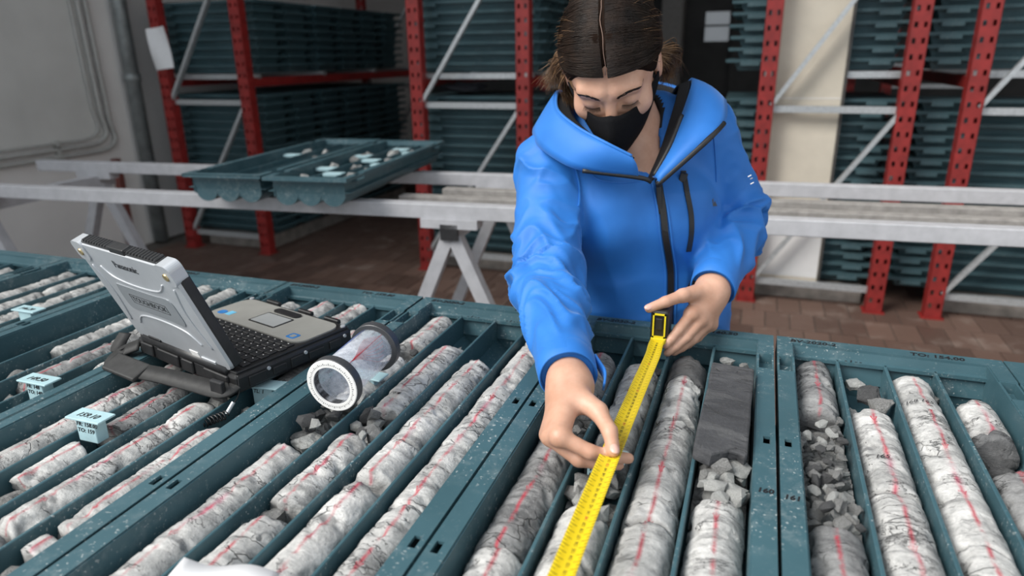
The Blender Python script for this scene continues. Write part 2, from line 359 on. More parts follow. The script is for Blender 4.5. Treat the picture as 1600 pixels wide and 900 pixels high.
racks = [(-4.08, -3.385, 'red rack by the left wall, white sheet taped to its upright', 6, 'rack by left wall'),
         (-2.06, -1.355, 'red rack standing behind the trestle table, left of the woman', 2, 'rack left of woman'),
         (.014, .688, 'red rack with a cream board inside, right of the woman', 2, 'rack with cream board'),
         (.975, 1.66, 'red rack at the far right edge beside the cream-board rack', 1, 'far right rack')]
for x0, x1, lab, nc, nm in racks:
    rack(x0, x1, lab)
    for c in range(nc):
        yc = 4.34+c*.36; g = 'trays stacked in the '+nm
        pos = ['front', 'second', 'third', 'fourth', 'fifth', 'sixth'][c]
        xc = {'rack by left wall': -3.80, 'rack left of woman': -1.71, 'rack with cream board': .24, 'far right rack': 1.185}[nm]
        nl = 17
        if nm == 'rack with cream board' and c == 0:
            pass
        stack(xc, yc, .11, nl, 'lower %s stack, %s' % (pos, nm), g)
        stack(xc, yc, 1.285, 8, 'upper %s stack, %s' % (pos, nm), g)
    ped = obj('stack_plinth', boxm((x0+.05, 4.16, 0), (x1-.05, 4.16+.36*nc, .10), .004), M['concrete']); tag(ped, 'low dusty concrete plinth under the %s' % nm, 'plinth')
t = empty('leaning_board', (.215, 4.135, .11)); tag(t, 'tall cream board standing inside the rack right of the woman', 'board')
obj('panel', boxm((-.165, -.008, 0), (.175, .008, 2.6)), M['cream'], t)
obj('edge_trim', boxm((.175, -.012, 0), (.19, .010, 2.6)), simple('dark_edge_trim', (.06, .055, .05), .5), t)
obj('white_patch', boxm((-.15, -.010, .03), (.172, -.008, .27)), M['whiteboard'], t)
obj('joint_strip', boxm((-.165, -.0095, 1.03), (.175, -.008, 1.035)), M['plaster'], t)
# rag lying in the gap of the rack
bm = bmesh.new(); bmesh.ops.create_icosphere(bm, subdivisions=3, radius=1)
for v in bm.verts:
    n = noise.noise(v.co*1.7)+.5*noise.noise(v.co*4); v.co = Vector((v.co.x*.17, v.co.y*.07, max(-.02, v.co.z*.035)))*(1+.5*n)
o = smooth(obj('crumpled_cloth', bm, simple('black_cloth', (.012, .013, .018), .9), None, (-1.84, 4.28, 1.155+.03))); tag(o, 'crumpled black cloth lying on top of the lower tray stack', 'cloth')
bm = bmesh.new()
bmesh.ops.create_grid(bm, x_segments=8, y_segments=10, size=.5)
for v in bm.verts: v.co = Vector((v.co.x*.16, .012*math.sin(v.co.x*4+v.co.y*3), v.co.y*.28))
o = obj('paper_sheet', bm, M['paper'], None, (-4.055, 4.005, 1.46), (0, -.10, 0)); tag(o, 'white paper sheet taped to the red upright by the left wall', 'paper')
md = o.modifiers.new('t', 'SOLIDIFY'); md.thickness = .001

# ------------------------------------------------------------------ trestle table behind
TA = math.atan(.0805)
def rail(y, xa, xb, mat, w, h, z, label):
    bm = boxm((xa, -w/2, -h), (xb, w/2, 0), .003); o = obj('steel_rail', bm, mat, None, (0, y, z), (0, 0, TA)); tag(o, label, 'rail', 'rails of the trestle table')
rail(2.145, -4.3, 3.2, M['rail'], .05, .05, .915, 'front light grey steel rail of the trestle table')
rail(2.755, -3.42, 3.2, M['rail'], .05, .05, .915, 'rear light grey steel rail of the trestle table')
rail(2.36, -1.25, 3.2, M['rail_dusty'], .055, .045, .895, 'dusty grey inner steel rail nearest the front rail')
rail(2.52, -1.15, 3.2, M['rail_dusty'], .055, .045, .895, 'dusty grey inner steel rail nearest the rear rail')
def trestle(x, label):
    t = empty('sawhorse', (x, 2.145+x*.0805, 0), TA); tag(t, label, 'trestle', 'sawhorses under the rails')
    m = M['rail']; 
    bm = bmesh.new(); box(bm, (-.03, -.02, .795), (.03, .68, .848)); obj('crossbar', bm, m, t)
    obj('end_cap', boxm((-.031, -.034, .794), (.031, -.02, .849)), M['black_plastic'], t)
    obj('saddle_plate', boxm((-.10, -.034, .835), (.10, .03, .866)), M['rail'], t)
    obj('saddle_plate', boxm((-.10, .58, .835), (.10, .64, .866)), M['rail'], t)
    for yy in (.0, .62):
        for s in (-1, 1):
            bm = bmesh.new(); beam(bm, (s*.012, yy, .80), (s*.36, yy, .0), .045, .045, (0, 1, 0)); obj('leg', bm, m, t)
        bm = bmesh.new(); beam(bm, (-.26, yy, .25), (.26, yy, .25), .03, .03); obj('stretcher', bm, m, t)
trestle(-.955, 'grey steel sawhorse carrying the rails just left of the woman')
trestle(-3.02, 'grey steel sawhorse carrying the rails beside the left wall')
trestle(2.3, 'grey steel sawhorse carrying the rails at the far right')

# ------------------------------------------------------------------ core trays in front
W, L, H, RW = .331, 1.035, .085, .024
CP = (W-2*RW)/4
def profile_trough(bm, xl, xr, y0, y1, ztop, zbot, th=.003, n=10):
    cx = (xl+xr)/2; hw = (xr-xl)/2; ins = []; outs = []
    for k in range(n+1):
        a = pi*k/n; ins.append((cx-hw*math.cos(a)*1.0, zbot+(1-math.sin(a))*hw*.95)); outs.append((cx-(hw)*math.cos(a), zbot-th+(1-math.sin(a))*hw*.95))
    ins = [(xl, ztop)]+ins+[(xr, ztop)]; outs = [(xl, ztop)]+outs+[(xr, ztop)]
    A = [[bm.verts.new((x, y, z)) for x, z in ins] for y in (y0, y1)]
    B = [[bm.verts.new((x, y, z)) for x, z in outs] for y in (y0, y1)]
    for k in range(len(ins)-1):
        bm.faces.new((A[0][k], A[0][k+1], A[1][k+1], A[1][k])); bm.faces.new((B[0][k+1], B[0][k], B[1][k], B[1][k+1]))
    # end caps (flat lobed ends)
    for i, s in ((0, 1), (1, -1)):
        f = [bm.verts.new((x, (y0, y1)[i], z)) for x, z in outs]; bm.faces.new(f if s > 0 else f[::-1])
def tray_meshes(nch=4, W=W, ztr=.018, H=H, skirt=.032):
    CPp = (W-2*RW)/nch; out = {}
    bm = bmesh.new(); yi = L/2-.026
    for k in range(nch):
        xl = -W/2+RW+k*CPp; profile_trough(bm, xl, xl+CPp, -yi+.004, yi-.004, H-ztr-.02, .004)
    # end walls, sloping a little
    for s in (-1, 1):
        v = [bm.verts.new(p) for p in ((-W/2+RW, s*yi, H-.004), (W/2-RW, s*yi, H-.004), (W/2-RW, s*(yi-.010), .03), (-W/2+RW, s*(yi-.010), .03))]
        w = [bm.verts.new((q.co.x, q.co.y+s*.004, q.co.z)) for q in v]
        for q in (v, w): bm.faces.new(q)
        bm.faces.new((v[0], v[3], w[3], w[0])); bm.faces.new((v[1], w[1], w[2], v[2]))
        box(bm, (-W/2+RW, min(s*(yi-.012), s*(yi+.002)), H-ztr-.006), (W/2-RW, max(s*(yi-.012), s*(yi+.002)), H-ztr))
        box(bm, (s*(W/2-RW)-.0018, -yi, .03), (s*(W/2-RW)+.0018, yi, H-.002))           # side walls
        box(bm, (s*(W/2-.0015)-.0015, -L/2, H-skirt), (s*(W/2-.0015)+.0015, L/2, H-.002))   # outer skirts
        box(bm, (-W/2, min(s*L/2, s*(L/2-.003)), H-skirt), (W/2, max(s*L/2, s*(L/2-.003)), H-.002))
    out['shell'] = bm
    bm = bmesh.new(); yy = L/2
    for s in (-1, 1):
        box(bm, (-W/2, min(s*yi, s*yy), H-.004), (W/2, max(s*yi, s*yy), H))
        a, b = (-W/2, -W/2+RW) if s < 0 else (W/2-RW, W/2)
        ys = [-yi, -yi+.055, -yi+.115, -.166, -.148, .148, .166, yi-.115, yi-.055, yi]
        for i in range(9):
            if i in (1, 7):
                box(bm, (a, ys[i], H-.022), (b, ys[i+1], H-.018))
            elif i in (3, 5):
                c = (a+b)/2+s*.0015; box(bm, (a, ys[i], H-.004), (c-.0042, ys[i+1], H)); box(bm, (c+.0042, ys[i], H-.004), (b, ys[i+1], H))
            else: box(bm, (a, ys[i], H-.004), (b, ys[i+1], H))
        for q in (ys[1], ys[2], ys[7], ys[8]): box(bm, (a, q-.0015, H-.022), (b, q+.0015, H-.001))
        box(bm, (a+.002, -yi, H-.052), (b-.002, yi, H-.05))
    out['rim'] = bm
    bm = bmesh.new(); yd = yi-.006
    box(bm, (-.0024, -yd, .02), (.0024, yd, H-ztr)); bmesh.ops.bevel(bm, geom=[e for e in bm.edges if all(v.co.z > .05 for v in e.verts)], offset=.001, segments=1, affect='EDGES')
    out['divider'] = bm
    for k, bmm in list(out.items()):
        me = bpy.data.meshes.new(k); bmesh.ops.recalc_face_normals(bmm, faces=bmm.faces[:]) if k != 'shell' else None
        bmm.to_mesh(me); bmm.free(); me.materials.append(M['tray']); out[k] = me
    return out
TM = tray_meshes()
def make_tray(name, x0, yc, z, label, rz=0, group=None, meshes=TM, nch=4, Wd=W):
    t = empty(name, (x0+Wd/2, yc, z), rz); tag(t, label, 'tray', group)
    obj('shell', meshes['shell'], None, t); obj('rim', meshes['rim'], None, t)
    for k in range(1, nch): obj('divider', meshes['divider'], None, t, (-Wd/2+RW+k*(Wd-2*RW)/nch, 0, 0))
    return t
def write(parent, s, size, x, y, z, rz=0, label=None, bold=.0004, slant=.15, mat='ink'):
    o = obj('handwriting', text_mesh(s, size, .0002, bold=bold, slant=slant), M[mat], parent, (x, y, z), (0, 0, rz))
    return o
TY = .6625; ZB = .92-H
TX = {'G': -1.92, 'H': -1.595, 'A': -1.27, 'B': -.946, 'C': -.610, 'D': -.275, 'E': .060, 'F': .395}
DESC = {'G': 'tray at far left edge', 'H': 'second tray from left edge', 'A': 'tray left of laptop', 'B': 'tray under laptop',
        'C': 'tray under clear cylinder', 'D': 'tray under measuring tape', 'E': 'tray right of measuring tape', 'F': 'tray at far right edge'}
LAB = {'G': 'teal plastic core tray at the far left edge of the photo', 'H': 'teal core tray second from the left edge, holding pale cores', 'A': 'teal core tray between the laptop and the left edge trays',
       'B': 'teal core tray carrying the rugged laptop', 'C': 'teal core tray with the clear cylinder on its corner', 'D': 'teal core tray under the yellow measuring tape',
       'E': 'teal core tray marked TO: 154.00 right of the tape', 'F': 'teal core tray cut off by the right edge'}
trays = {}
for k, x in TX.items():
    trays[k] = make_tray('core_tray', x, TY, ZB, LAB[k], {'C': .0, 'B': .002, 'E': -.003}.get(k, 0), 'open core trays laid side by side')
yr = L/2-.020; zt = H+.0003
write(trays['E'], 'BV-2020-2', .0165, -.145, yr, zt); write(trays['E'], 'TO: 154.00', .0165, .035, yr, zt)
write(trays['D'], 'BV-2020-2', .0165, -.142, yr, zt); write(trays['D'], 'TO: 160.50', .0165, .03, yr, zt)
write(trays['C'], 'BV-2020-2', .0165, -.145, yr, zt); write(trays['C'], 'TO: 157.40', .0165, .03, yr, zt)
write(trays['B'], 'BV-2020-2', .0165, -.145, yr, zt); write(trays['B'], 'TO: 159.80', .0165, .03, yr, zt)
write(trays['A'], 'BV-2020-2', .0165, -.145, yr, zt); write(trays['F'], 'BV', .0165, -.12, yr, zt)
write(trays['D'], '160', .012, W/2-.021, .04, zt, 0); write(trays['E'], '161', .012, -W/2+.003, .035, zt, 0)
for k, n in (('C', 2), ('E', 1), ('A', 2), ('B', 2)):
    for i in range(n): write(trays[k], '- 1 - -', .011, -.06+i*.08, L/2-.036, H-.0176)

bench = empty('core_bench', (-.6, .66, 0)); tag(bench, 'grey steel bench carrying the row of open core trays', 'bench')
for y_ in (-.34, .34): obj('bench_rail', boxm((-1.45, y_-.025, ZB-.052), (1.75, y_+.025, ZB-.002), .003), M['rail'], bench)
for x_ in (-1.3, .1, 1.6):
    for y_ in (-.34, .34): obj('leg', boxm((x_-.022, y_-.022, 0), (x_+.022, y_+.022, ZB-.05), .002), M['rail'], bench)
    obj('cross_bar', boxm((x_-.02, -.32, .20), (x_+.02, .32, .24), .002), M['rail'], bench)

# ------------------------------------------------------------------ drill cores and stones
def fnoise(p, o=3):
    s = 0; a = 1
    for _ in range(o): s += a*noise.noise(p); p = p*2.13; a *= .5
    return s
def core_mesh(length, r, seed, tilt=(.3, .3), rough=1.0, seg=44, flat=0):
    off = Vector((seed*3.17, seed*1.73, seed*.91)); bm = bmesh.new(); rg = random.Random(seed)
    nr = max(6, int(length/.0036)); sl = rg.uniform(-.9, .9); sp = rg.uniform(14, 24); e = [(rg.uniform(-tilt[0], tilt[0]), rg.uniform(-tilt[1], tilt[1])) for _ in range(2)]
    def pos(t, a, rad):
        x, z = rad*math.cos(a), rad*math.sin(a)
        q = Vector((x*40, 0, z*40))
        y0 = -length/2+e[0][0]*x+e[0][1]*z+.006*fnoise(q+off); y1 = length/2+e[1][0]*x+e[1][1]*z+.006*fnoise(q-off)
        y = y0+(y1-y0)*t
        if rad > r*.9:
            p = Vector((x*30, y*24, z*30))+off
            d = .0008*fnoise(p*1.0)+.0009*fnoise(p*3.3, 2)
            rdg = fnoise(Vector((x*34+y*14, y*38, z*34))+off*1.7, 2)
            qv = y*sp+x*sp*sl+z*6+.55*fnoise(Vector((x*30, y*26, z*30))+off*.7, 2); ce = math.floor(qv); hsh = math.sin(ce*12.9+seed*7.7)*43758.5; hsh -= math.floor(hsh); fq = qv-ce
            if hsh > .35: d -= (hsh-.35)*.0026*rough
            if (fq < .07 or fq > .93) and hsh > .25: d -= .0016
            if rdg > .28: d -= (rdg-.28)*.010*rough
            edge = min(t, 1-t)*length
            if edge < .003: d -= (.003-edge)*.35
            s = 1+d/r; x *= s; z *= s
        return Vector((x, y, z))
    rings = [[bm.verts.new(pos(i/nr, 2*pi*k/seg, r)) for k in range(seg)] for i in range(nr+1)]
    for a, b in zip(rings[:-1], rings[1:]):
        for k in range(seg): bm.faces.new((a[k], b[k], b[(k+1) % seg], a[(k+1) % seg]))
    for ri, t, fl_ in ((rings[0], 0, False), (rings[-1], 1, True)):
        prev = ri
        for fr in (.66, .33):
            cur = [bm.verts.new(pos(t, 2*pi*k/seg, r*fr)) for k in range(seg)]
            for k in range(seg):
                f = (prev[k], prev[(k+1) % seg], cur[(k+1) % seg], cur[k]); bm.faces.new(f[::-1] if fl_ else f)
            prev = cur
        bm.faces.new(prev if not fl_ else prev[::-1])
    bmesh.ops.recalc_face_normals(bm, faces=bm.faces[:])
    me = bpy.data.meshes.new('drill_core'); bm.to_mesh(me); bm.free(); smooth(me); return me
RC = .0310
ORD = ['first', 'second', 'third', 'fourth', 'fifth', 'sixth', 'seventh', 'eighth', 'ninth']
CHN = ['first', 'second', 'third', 'fourth']
def cx(t, ch): return TX[t]+RW+CP*(ch+.5)
ZC = .92-.018-.0290
cseed = [10]
count = {}
def core(t, ch, y0, y1, mat='core', r=RC, dz=0, dx=0, roll=0, text=None, rough=1, tilt=(.3, .3), adj=None):
    cseed[0] += 1; s = cseed[0]; a, b = min(y0, y1), max(y0, y1)
    me = core_mesh(b-a-.003, r, s, tilt, rough); me.materials.append(M[mat])
    o = obj('drill_core', me, None, None, (cx(t, ch)+dx, (a+b)/2, ZC+dz), (0, roll, rnd.uniform(-.012, .012)))
    n = count.get((t, ch), 0); count[(t, ch)] = n+1
    look = adj or {'core': 'pale drill core with red line', 'core_plain': 'pale unmarked drill core', 'core_dark': 'grey drill core with red line', 'rock': 'grey broken core', 'rock_dark': 'dark grey core piece', 'rock_pale': 'whitish core piece'}[mat]
    tag(o, '%s, %s piece, %s channel, %s' % (look, ORD[n], CHN[ch], DESC[t]), 'drill core', 'drill cores in the trays')
    if text:
        tm = text_mesh(text[0], .0115, .0, bold=.0001, slant=.3)
        for v in tm.vertices:
            xx = v.co.x+text[1]; th = xx/r; rr = r+.0012; v.co = (rr*math.sin(th), v.co.y+text[2], rr*math.cos(th))
        obj('ink_number', tm, M['ink'], o)
    return o
def rock_mesh(seed, k=18, det=False):
    rg = random.Random(seed); bm = bmesh.new()
    for _ in range(k):
        v = Vector((rg.gauss(0, 1), rg.gauss(0, 1), rg.gauss(0, 1))).normalized()*rg.uniform(.75, 1.0); bm.verts.new((v.x, v.y*.8, v.z*.62))
    r = bmesh.ops.convex_hull(bm, input=bm.verts[:]); bmesh.ops.delete(bm, geom=list(set(g for g in r['geom_unused']+r['geom_interior'] if isinstance(g, bmesh.types.BMVert))), context='VERTS')
    if det:
        bmesh.ops.subdivide_edges(bm, edges=bm.edges[:], cuts=3, use_grid_fill=True)
        for v in bm.verts:
            n = v.co.normalized(); v.co += n*(.10*fnoise(v.co*1.6+Vector((seed, 0, 0)), 2)+.05*fnoise(v.co*5+Vector((0, seed, 0)), 2))
    bmesh.ops.recalc_face_normals(bm, faces=bm.faces[:])
    me = bpy.data.meshes.new('stone'); bm.to_mesh(me); bm.free(); return me
ROCKS = {m_: [] for m_ in ('rock', 'rock_pale', 'rock_dark')}
BIG = {m_: [] for m_ in ('rock', 'rock_pale', 'rock_dark')}
for m_ in ROCKS:
    for i in range(7):
        me = rock_mesh(i*13+len(m_), 16); me.materials.append(M[m_]); ROCKS[m_].append(me)
    for i in range(4):
        me = rock_mesh(i*29+len(m_)+5, 14, True); me.materials.append(M[m_]); BIG[m_].append(me)
def stone(x, y, z, s, mat='rock', label='', group=None, rot=None, big=False, sc=(1, 1, 1)):
    me = rnd.choice((BIG if big else ROCKS)[mat])
    o = obj('stone', me, None, None, (x, y, z), rot or (rnd.uniform(-.5, .5), rnd.uniform(-.5, .5), rnd.uniform(0, 6.3))); o.scale = (s*sc[0], s*sc[1], s*sc[2]); tag(o, label, 'stone', group); return o
MN = {'rock': 'grey', 'rock_pale': 'whitish', 'rock_dark': 'dark'}
heapn = {}
FAR = [w+' from far end' for w in 'first second third fourth fifth sixth seventh eighth ninth tenth eleventh twelfth thirteenth fourteenth fifteenth sixteenth seventeenth eighteenth nineteenth twentieth twenty-first twenty-second'.split()]
def heap(t, ch, y0, y1, n, smin=.006, smax=.016, mats=('rock', 'rock_pale', 'rock_dark'), top=0.0):
    k = heapn.get((t, ch), 0); heapn[(t, ch)] = k+1
    g = 'broken stones, heap %s in the %s channel of %s' % (ORD[k], CHN[ch], DESC[t])
    # small bed of grit under the stones
    for i in range(n):
        y = y0+(y1-y0)*(i+rnd.random())/n; x = cx(t, ch)+rnd.uniform(-.024, .024); s = rnd.uniform(smin, smax)
        lift = top+.010*(1-(abs(x-cx(t, ch))/.026)**2)
        m_ = rnd.choice(mats)
        stone(x, y, ZC-.002+rnd.uniform(-.014, .012)+lift, s, m_, '%s broken stone, %s, %s heap, %s channel, %s' % (MN[m_], (FAR[i] if n <= 22 else ('far part', 'upper middle', 'lower middle', 'near part')[min(3, 4*i//n)]), ORD[k], CHN[ch], DESC[t]), g)
    bm = bmesh.new(); rg = random.Random(k*7+ch*3+ord(t)); w = .031
    nx, ny = 12, max(6, int(abs(y1-y0)/.006))
    gv = [[bm.verts.new((-w+2*w*i/nx, min(y0, y1)+abs(y1-y0)*j/ny, .006+.010*fnoise(Vector((i*.9, j*.9, k+ch*5+ord(t))), 2)-.010*abs(2*j/ny-1)**4)) for i in range(nx+1)] for j in range(ny+1)]
    for j in range(ny):
        for i in range(nx): bm.faces.new((gv[j][i], gv[j][i+1], gv[j+1][i+1], gv[j+1][i]))
    bot = [bm.verts.new((sx*w*.6, yy, -.02)) for sx, yy in ((-1, min(y0, y1)), (1, min(y0, y1)), (1, max(y0, y1)), (-1, max(y0, y1)))]
    bm.faces.new(bot[::-1]); bm.faces.new([bot[0], bot[1]]+gv[0][::-1]); bm.faces.new([bot[2], bot[3]]+gv[-1]); bm.faces.new([bot[3], bot[0]]+[r[0] for r in gv]); bm.faces.new([bot[1], bot[2]]+[r[-1] for r in gv[::-1]])
    o = obj('gravel', bm, M['rock'], None, (cx(t, ch), 0, ZC-.008)); tag(o, 'fine grey grit, %s heap, %s channel, %s' % (ORD[k], CHN[ch], DESC[t]), 'gravel', None, 'stuff')
rockn = {}
def rock(t, ch, y, s, mat='rock', dx=0, dz=0, sc=(1, 1.25, 1), rot=None):
    k = rockn.get((t, ch), 0); rockn[(t, ch)] = k+1
    return stone(cx(t, ch)+dx, y, ZC+dz, s, mat, '%s broken rock, %s loose one, %s channel, %s' % (MN[mat], ORD[min(k, 8)], CHN[ch], DESC[t]), 'loose rocks in the trays', rot or (rnd.uniform(-.3, .3), rnd.uniform(-.3, .3), rnd.uniform(-.6, .6)), True, sc)
# tray C (clear cylinder)
core('C', 0, 1.128, .998, text=None); heap('C', 0, .995, .935, 8, .007, .014, ('rock_dark', 'rock')); core('C', 0, .945, .80); heap('C', 0, .80, .695, 22, .009, .018, ('rock', 'rock_pale', 'rock_dark'), .014)
rock('C', 0, .688, .030, 'rock_pale', dx=.004, dz=.004, sc=(.9, 1.3, 1)); rock('C', 0, .70, .019, 'rock', dx=-.018, dz=.006); core('C', 0, .655, .335, tilt=(.6, .5)); core('C', 0, .335, .17, 'core_plain')
rock('C', 1, 1.055, .020, 'rock_dark', dx=.012, dz=-.006, sc=(.5, 1.7, .5)); rock('C', 1, 1.03, .018, 'rock', dx=-.006, dz=.004, sc=(.35, 2.1, .5)); core('C', 1, 1.016, .775, text=('164', -.012, -.085)); heap('C', 1, .775, .69, 14, .011, .021, ('rock_dark', 'rock', 'rock_pale'), .014)
core('C', 1, .695, .545, rough=1.5); rock('C', 1, .535, .024, 'rock', dx=-.012); rock('C', 1, .515, .027, 'rock', dx=-.016, dz=.002); core('C', 1, .50, .40, 'core', tilt=(.8, .8)); core('C', 1, .398, .17, 'core_plain')
core('C', 2, .960, .70, text=('165', .006, .11)); core('C', 2, .70, .615, rough=1.4); rock('C', 2, .600, .022, 'rock_pale', dx=.010); rock('C', 2, .583, .018, 'rock', dx=.014, dz=-.004); core('C', 2, .60, .40, rough=1.3, dx=-.002); core('C', 2, .398, .17)
core('C', 3, 1.086, .952, rough=2.0); core('C', 3, .952, .575); core('C', 3, .575, .36); core('C', 3, .357, .17)
# tray D (measuring tape)
core('D', 0, 1.05, .86, 'core_dark'); heap('D', 0, .862, .80, 8, .008, .015, ('rock', 'rock_dark')); core('D', 0, .80, .553, 'core_dark'); core('D', 0, .55, .30, 'core'); core('D', 0, .297, .17)
rock('D', 1, 1.075, .026, 'rock_dark', dx=.008, dz=-.004); core('D', 1, 1.045, .885, rough=1.5); core('D', 1, .885, .745, rough=1.6); heap('D', 1, .705, .63, 22, .009, .018, ('rock_pale', 'rock'), .018); core('D', 1, .635, .40, rough=1.4); core('D', 1, .397, .17)
core('D', 2, 1.079, 1.005, 'rock_dark', adj='dark rugged drill core end'); core('D', 2, 1.008, .87, rough=1.8); core('D', 2, .868, .64, rough=1.3); core('D', 2, .638, .42); core('D', 2, .417, .17)
rock('D', 3, 1.125, .015, 'rock_pale', dx=-.012, dz=.012); heap('D', 3, 1.13, .99, 12, .010, .018, ('rock_dark', 'rock')); heap('D', 3, .99, .80, 18, .010, .018, ('rock_dark', 'rock', 'rock_dark')); heap('D', 3, .80, .69, 22, .011, .021, ('rock_pale', 'rock', 'rock_pale'), .016)
core('D', 3, .70, .52, rough=1.8); core('D', 3, .518, .36, 'core_plain', rough=1.5); core('D', 3, .357, .17)
# tray E
core('E', 0, 1.133, .96, 'core_dark', text=None, rough=1.5); heap('E', 0, .965, .90, 8, .010, .022, ('rock', 'rock_dark')); heap('E', 0, .91, .69, 80, .006, .014, ('rock', 'rock', 'rock_pale', 'rock_dark'), .016); core('E', 0, .70, .50, 'core_dark', rough=1.4); core('E', 0, .497, .17)
rock('E', 1, 1.10, .021, 'rock_pale', dx=-.012, dz=.010); rock('E', 1, 1.065, .026, 'rock_dark', dx=.004, dz=.012); rock('E', 1, 1.025, .026, 'rock', dx=.016, dz=.016); rock('E', 1, 1.01, .026, 'rock_pale', dx=-.020, dz=-.004, sc=(.5, 1.8, .9)); core('E', 1, .985, .782, text=('165', -.016, -.035)); core('E', 1, .78, .55); core('E', 1, .547, .17)
core('E', 2, 1.129, .70, text=('168 165', -.026, .11)); core('E', 2, .697, .50); core('E', 2, .497, .17); rock('E', 2, 1.09, .016, 'rock', dx=.026, dz=.004)
core('E', 3, 1.06, .972, 'core', tilt=(.1, .2)); core('E', 3, .97, .945, 'rock_dark'); rock('E', 3, .925, .034, 'rock_dark', sc=(1, .6, .8)); rock('E', 3, .89, .034, 'rock_dark', sc=(1, .6, .9)); core('E', 3, .875, .765, 'core_dark'); rock('E', 3, .74, .020, 'rock'); core('E', 3, .69, .40); core('E', 3, .397, .17)
# tray F
core('F', 0, .98, .6); core('F', 1, 1.0, .5); core('F', 2, 1.05, .4)
# tray B (laptop)
core('B', 0, 1.119, .985, 'core_plain'); core('B', 0, .98, .70); core('B', 0, .697, .42); core('B', 0, .417, .17)
core('B', 1, 1.131, .98); core('B', 1, .95, .605, 'core_dark'); core('B', 1, .555, .475, rough=1.4); rock('B', 1, .455, .028, 'rock'); core('B', 1, .43, .17)
core('B', 2, 1.145, .95, rough=1.4); core('B', 2, .94, .80); rock('B', 2, .738, .032, 'rock_pale', sc=(1, 1.2, 1)); core('B', 2, .705, .612, rough=2.2); core('B', 2, .61, .40, rough=1.5); core('B', 2, .397, .17, 'core_dark')
rock('B', 3, 1.10, .033, 'rock', sc=(.9, 1.1, 1)); core('B', 3, 1.02, .93); core('B', 3, .92, .79, 'core_plain'); heap('B', 3, .775, .70, 12, .008, .016, ('rock', 'rock_pale')); rock('B', 3, .66, .030, 'rock', sc=(1, 1.2, 1)); core('B', 3, .645, .42); rock('B', 3, .365, .034, 'rock', sc=(.9, 1.5, 1)); core('B', 3, .415, .385); core('B', 3, .34, .17)
# tray A
for y, s, m_ in ((1.0, .026, 'rock_pale'), (.93, .030, 'rock_pale'), (.885, .026, 'rock_pale'), (.845, .026, 'rock_pale'), (.80, .024, 'rock'), (.74, .030, 'rock'), (.70, .024, 'rock_dark'), (.65, .03, 'rock')): rock('A', 0, y, s, m_, dx=rnd.uniform(-.006, .008), dz=.0)
core('A', 0, 1.14, 1.04, 'core_plain'); core('A', 0, .61, .17, 'core_plain')
core('A', 1, 1.15, 1.03, 'core_plain'); core('A', 1, 1.02, .79, 'core_plain', rough=1.4)
for y, s, m_ in ((.765, .025, 'rock'), (.735, .022, 'rock_pale'), (.70, .028, 'rock'), (.66, .026, 'rock_pale'), (.62, .03, 'rock')): rock('A', 1, y, s, m_)
core('A', 1, .58, .17, 'core_plain')
core('A', 2, 1.14, .95, 'core_plain'); core('A', 2, .945, .84, 'rock', rough=2); core('A', 2, .835, .66, 'core_dark', rough=2)
for y, s in ((.64, .028), (.605, .03), (.57, .026)): rock('A', 2, y, s, 'rock')
core('A', 2, .54, .17, 'core_plain')
rock('A', 3, 1.11, .020, 'rock_pale', dz=.004); rock('A', 3, 1.03, .034, 'rock', sc=(.8, 1.5, .9)); core('A', 3, .97, .85, 'core_plain'); core('A', 3, .84, .755, 'rock_pale', rough=1.6); rock('A', 3, .70, .028, 'rock', sc=(.9, 1.3, .8)); rock('A', 3, .59, .024, 'rock'); core('A', 3, .55, .17, 'core_plain')
# trays H, G
for ch in range(4):
    segs = [[(1.13, .99), (.985, .70), (.695, .35)], [(1.125, 1.01), (.995, .80), (.795, .4)], [(1.12, .93), (.925, .86), (.855, .4)], [(1.06, .935), (.925, .80), (.79, .4)]][ch]
    for a, b in segs: core('H', ch, a, b, 'core_plain', rough=1.5)
    for a, b in [[(1.13, .8), (.79, .4)], [(1.05, .75), (.74, .4)], [(1.12, .9), (.89, .4)], [(1.10, .85), (.84, .4)]][ch]: core('G', ch, a, b, 'core_plain')
# dark cut slab lying on the tape tray
bm = boxm((-.031, -.122, -.009), (.031, .122, .009), .003, 2)
bmesh.ops.subdivide_edges(bm, edges=bm.edges[:], cuts=5, use_grid_fill=True)
for v in bm.verts:
    if v.co.y < -.09: v.co.y += .012*fnoise(Vector((v.co.x*30, 0, v.co.z*20)))+.10*abs(v.co.x+.012)**1.2; v.co.z -= max(0, (-.10-v.co.y))*.4
    v.co.x += .0018*fnoise(v.co*18+Vector((5, 5, 5))); v.co.y += .0015*fnoise(v.co*30)
o = obj('stone_slab', bm, M['slab'], None, (-.006, .885, .925), (-.01, .04, -.02)); tag(o, 'flat dark grey cut stone slab with speckles lying across the tape tray', 'stone')

# depth marker blocks
def marker(x, y, z, rz, lines, label, top=None, w=.052, tilt=0):
    t = empty('depth_marker', (x, y, z), rz); tag(t, label, 'marker', 'pale blue depth markers'); t.rotation_euler[0] = tilt
    obj('block', boxm((-w/2+.009, -.004, -.036), (w/2-.009, .014, -.002), .0015), M['tag'], t)
    obj('cap', boxm((-w/2-.004, -.008, -.003), (w/2+.004, .020, .0), .001), M['tag'], t)
    for i, s in enumerate(lines):
        o = obj('ink_text', text_mesh(s, .0088, .0, bold=.0002, slant=.25), M['ink'], t, (-w/2+.0105, -.0044, -.0115-i*.0095), (pi/2, 0, 0))
    if top: obj('ink_text', text_mesh(top, .0135, .0, bold=.0003, slant=.25), M['ink'], t, (-w/2+.006, .0, .0004), (0, 0, 0))
marker(cx('A', 3), .640, .928, 0, ['FR: 148', 'TO: 149'], 'pale blue marker block reading 149.50 in the tray left of the laptop', '149.50')
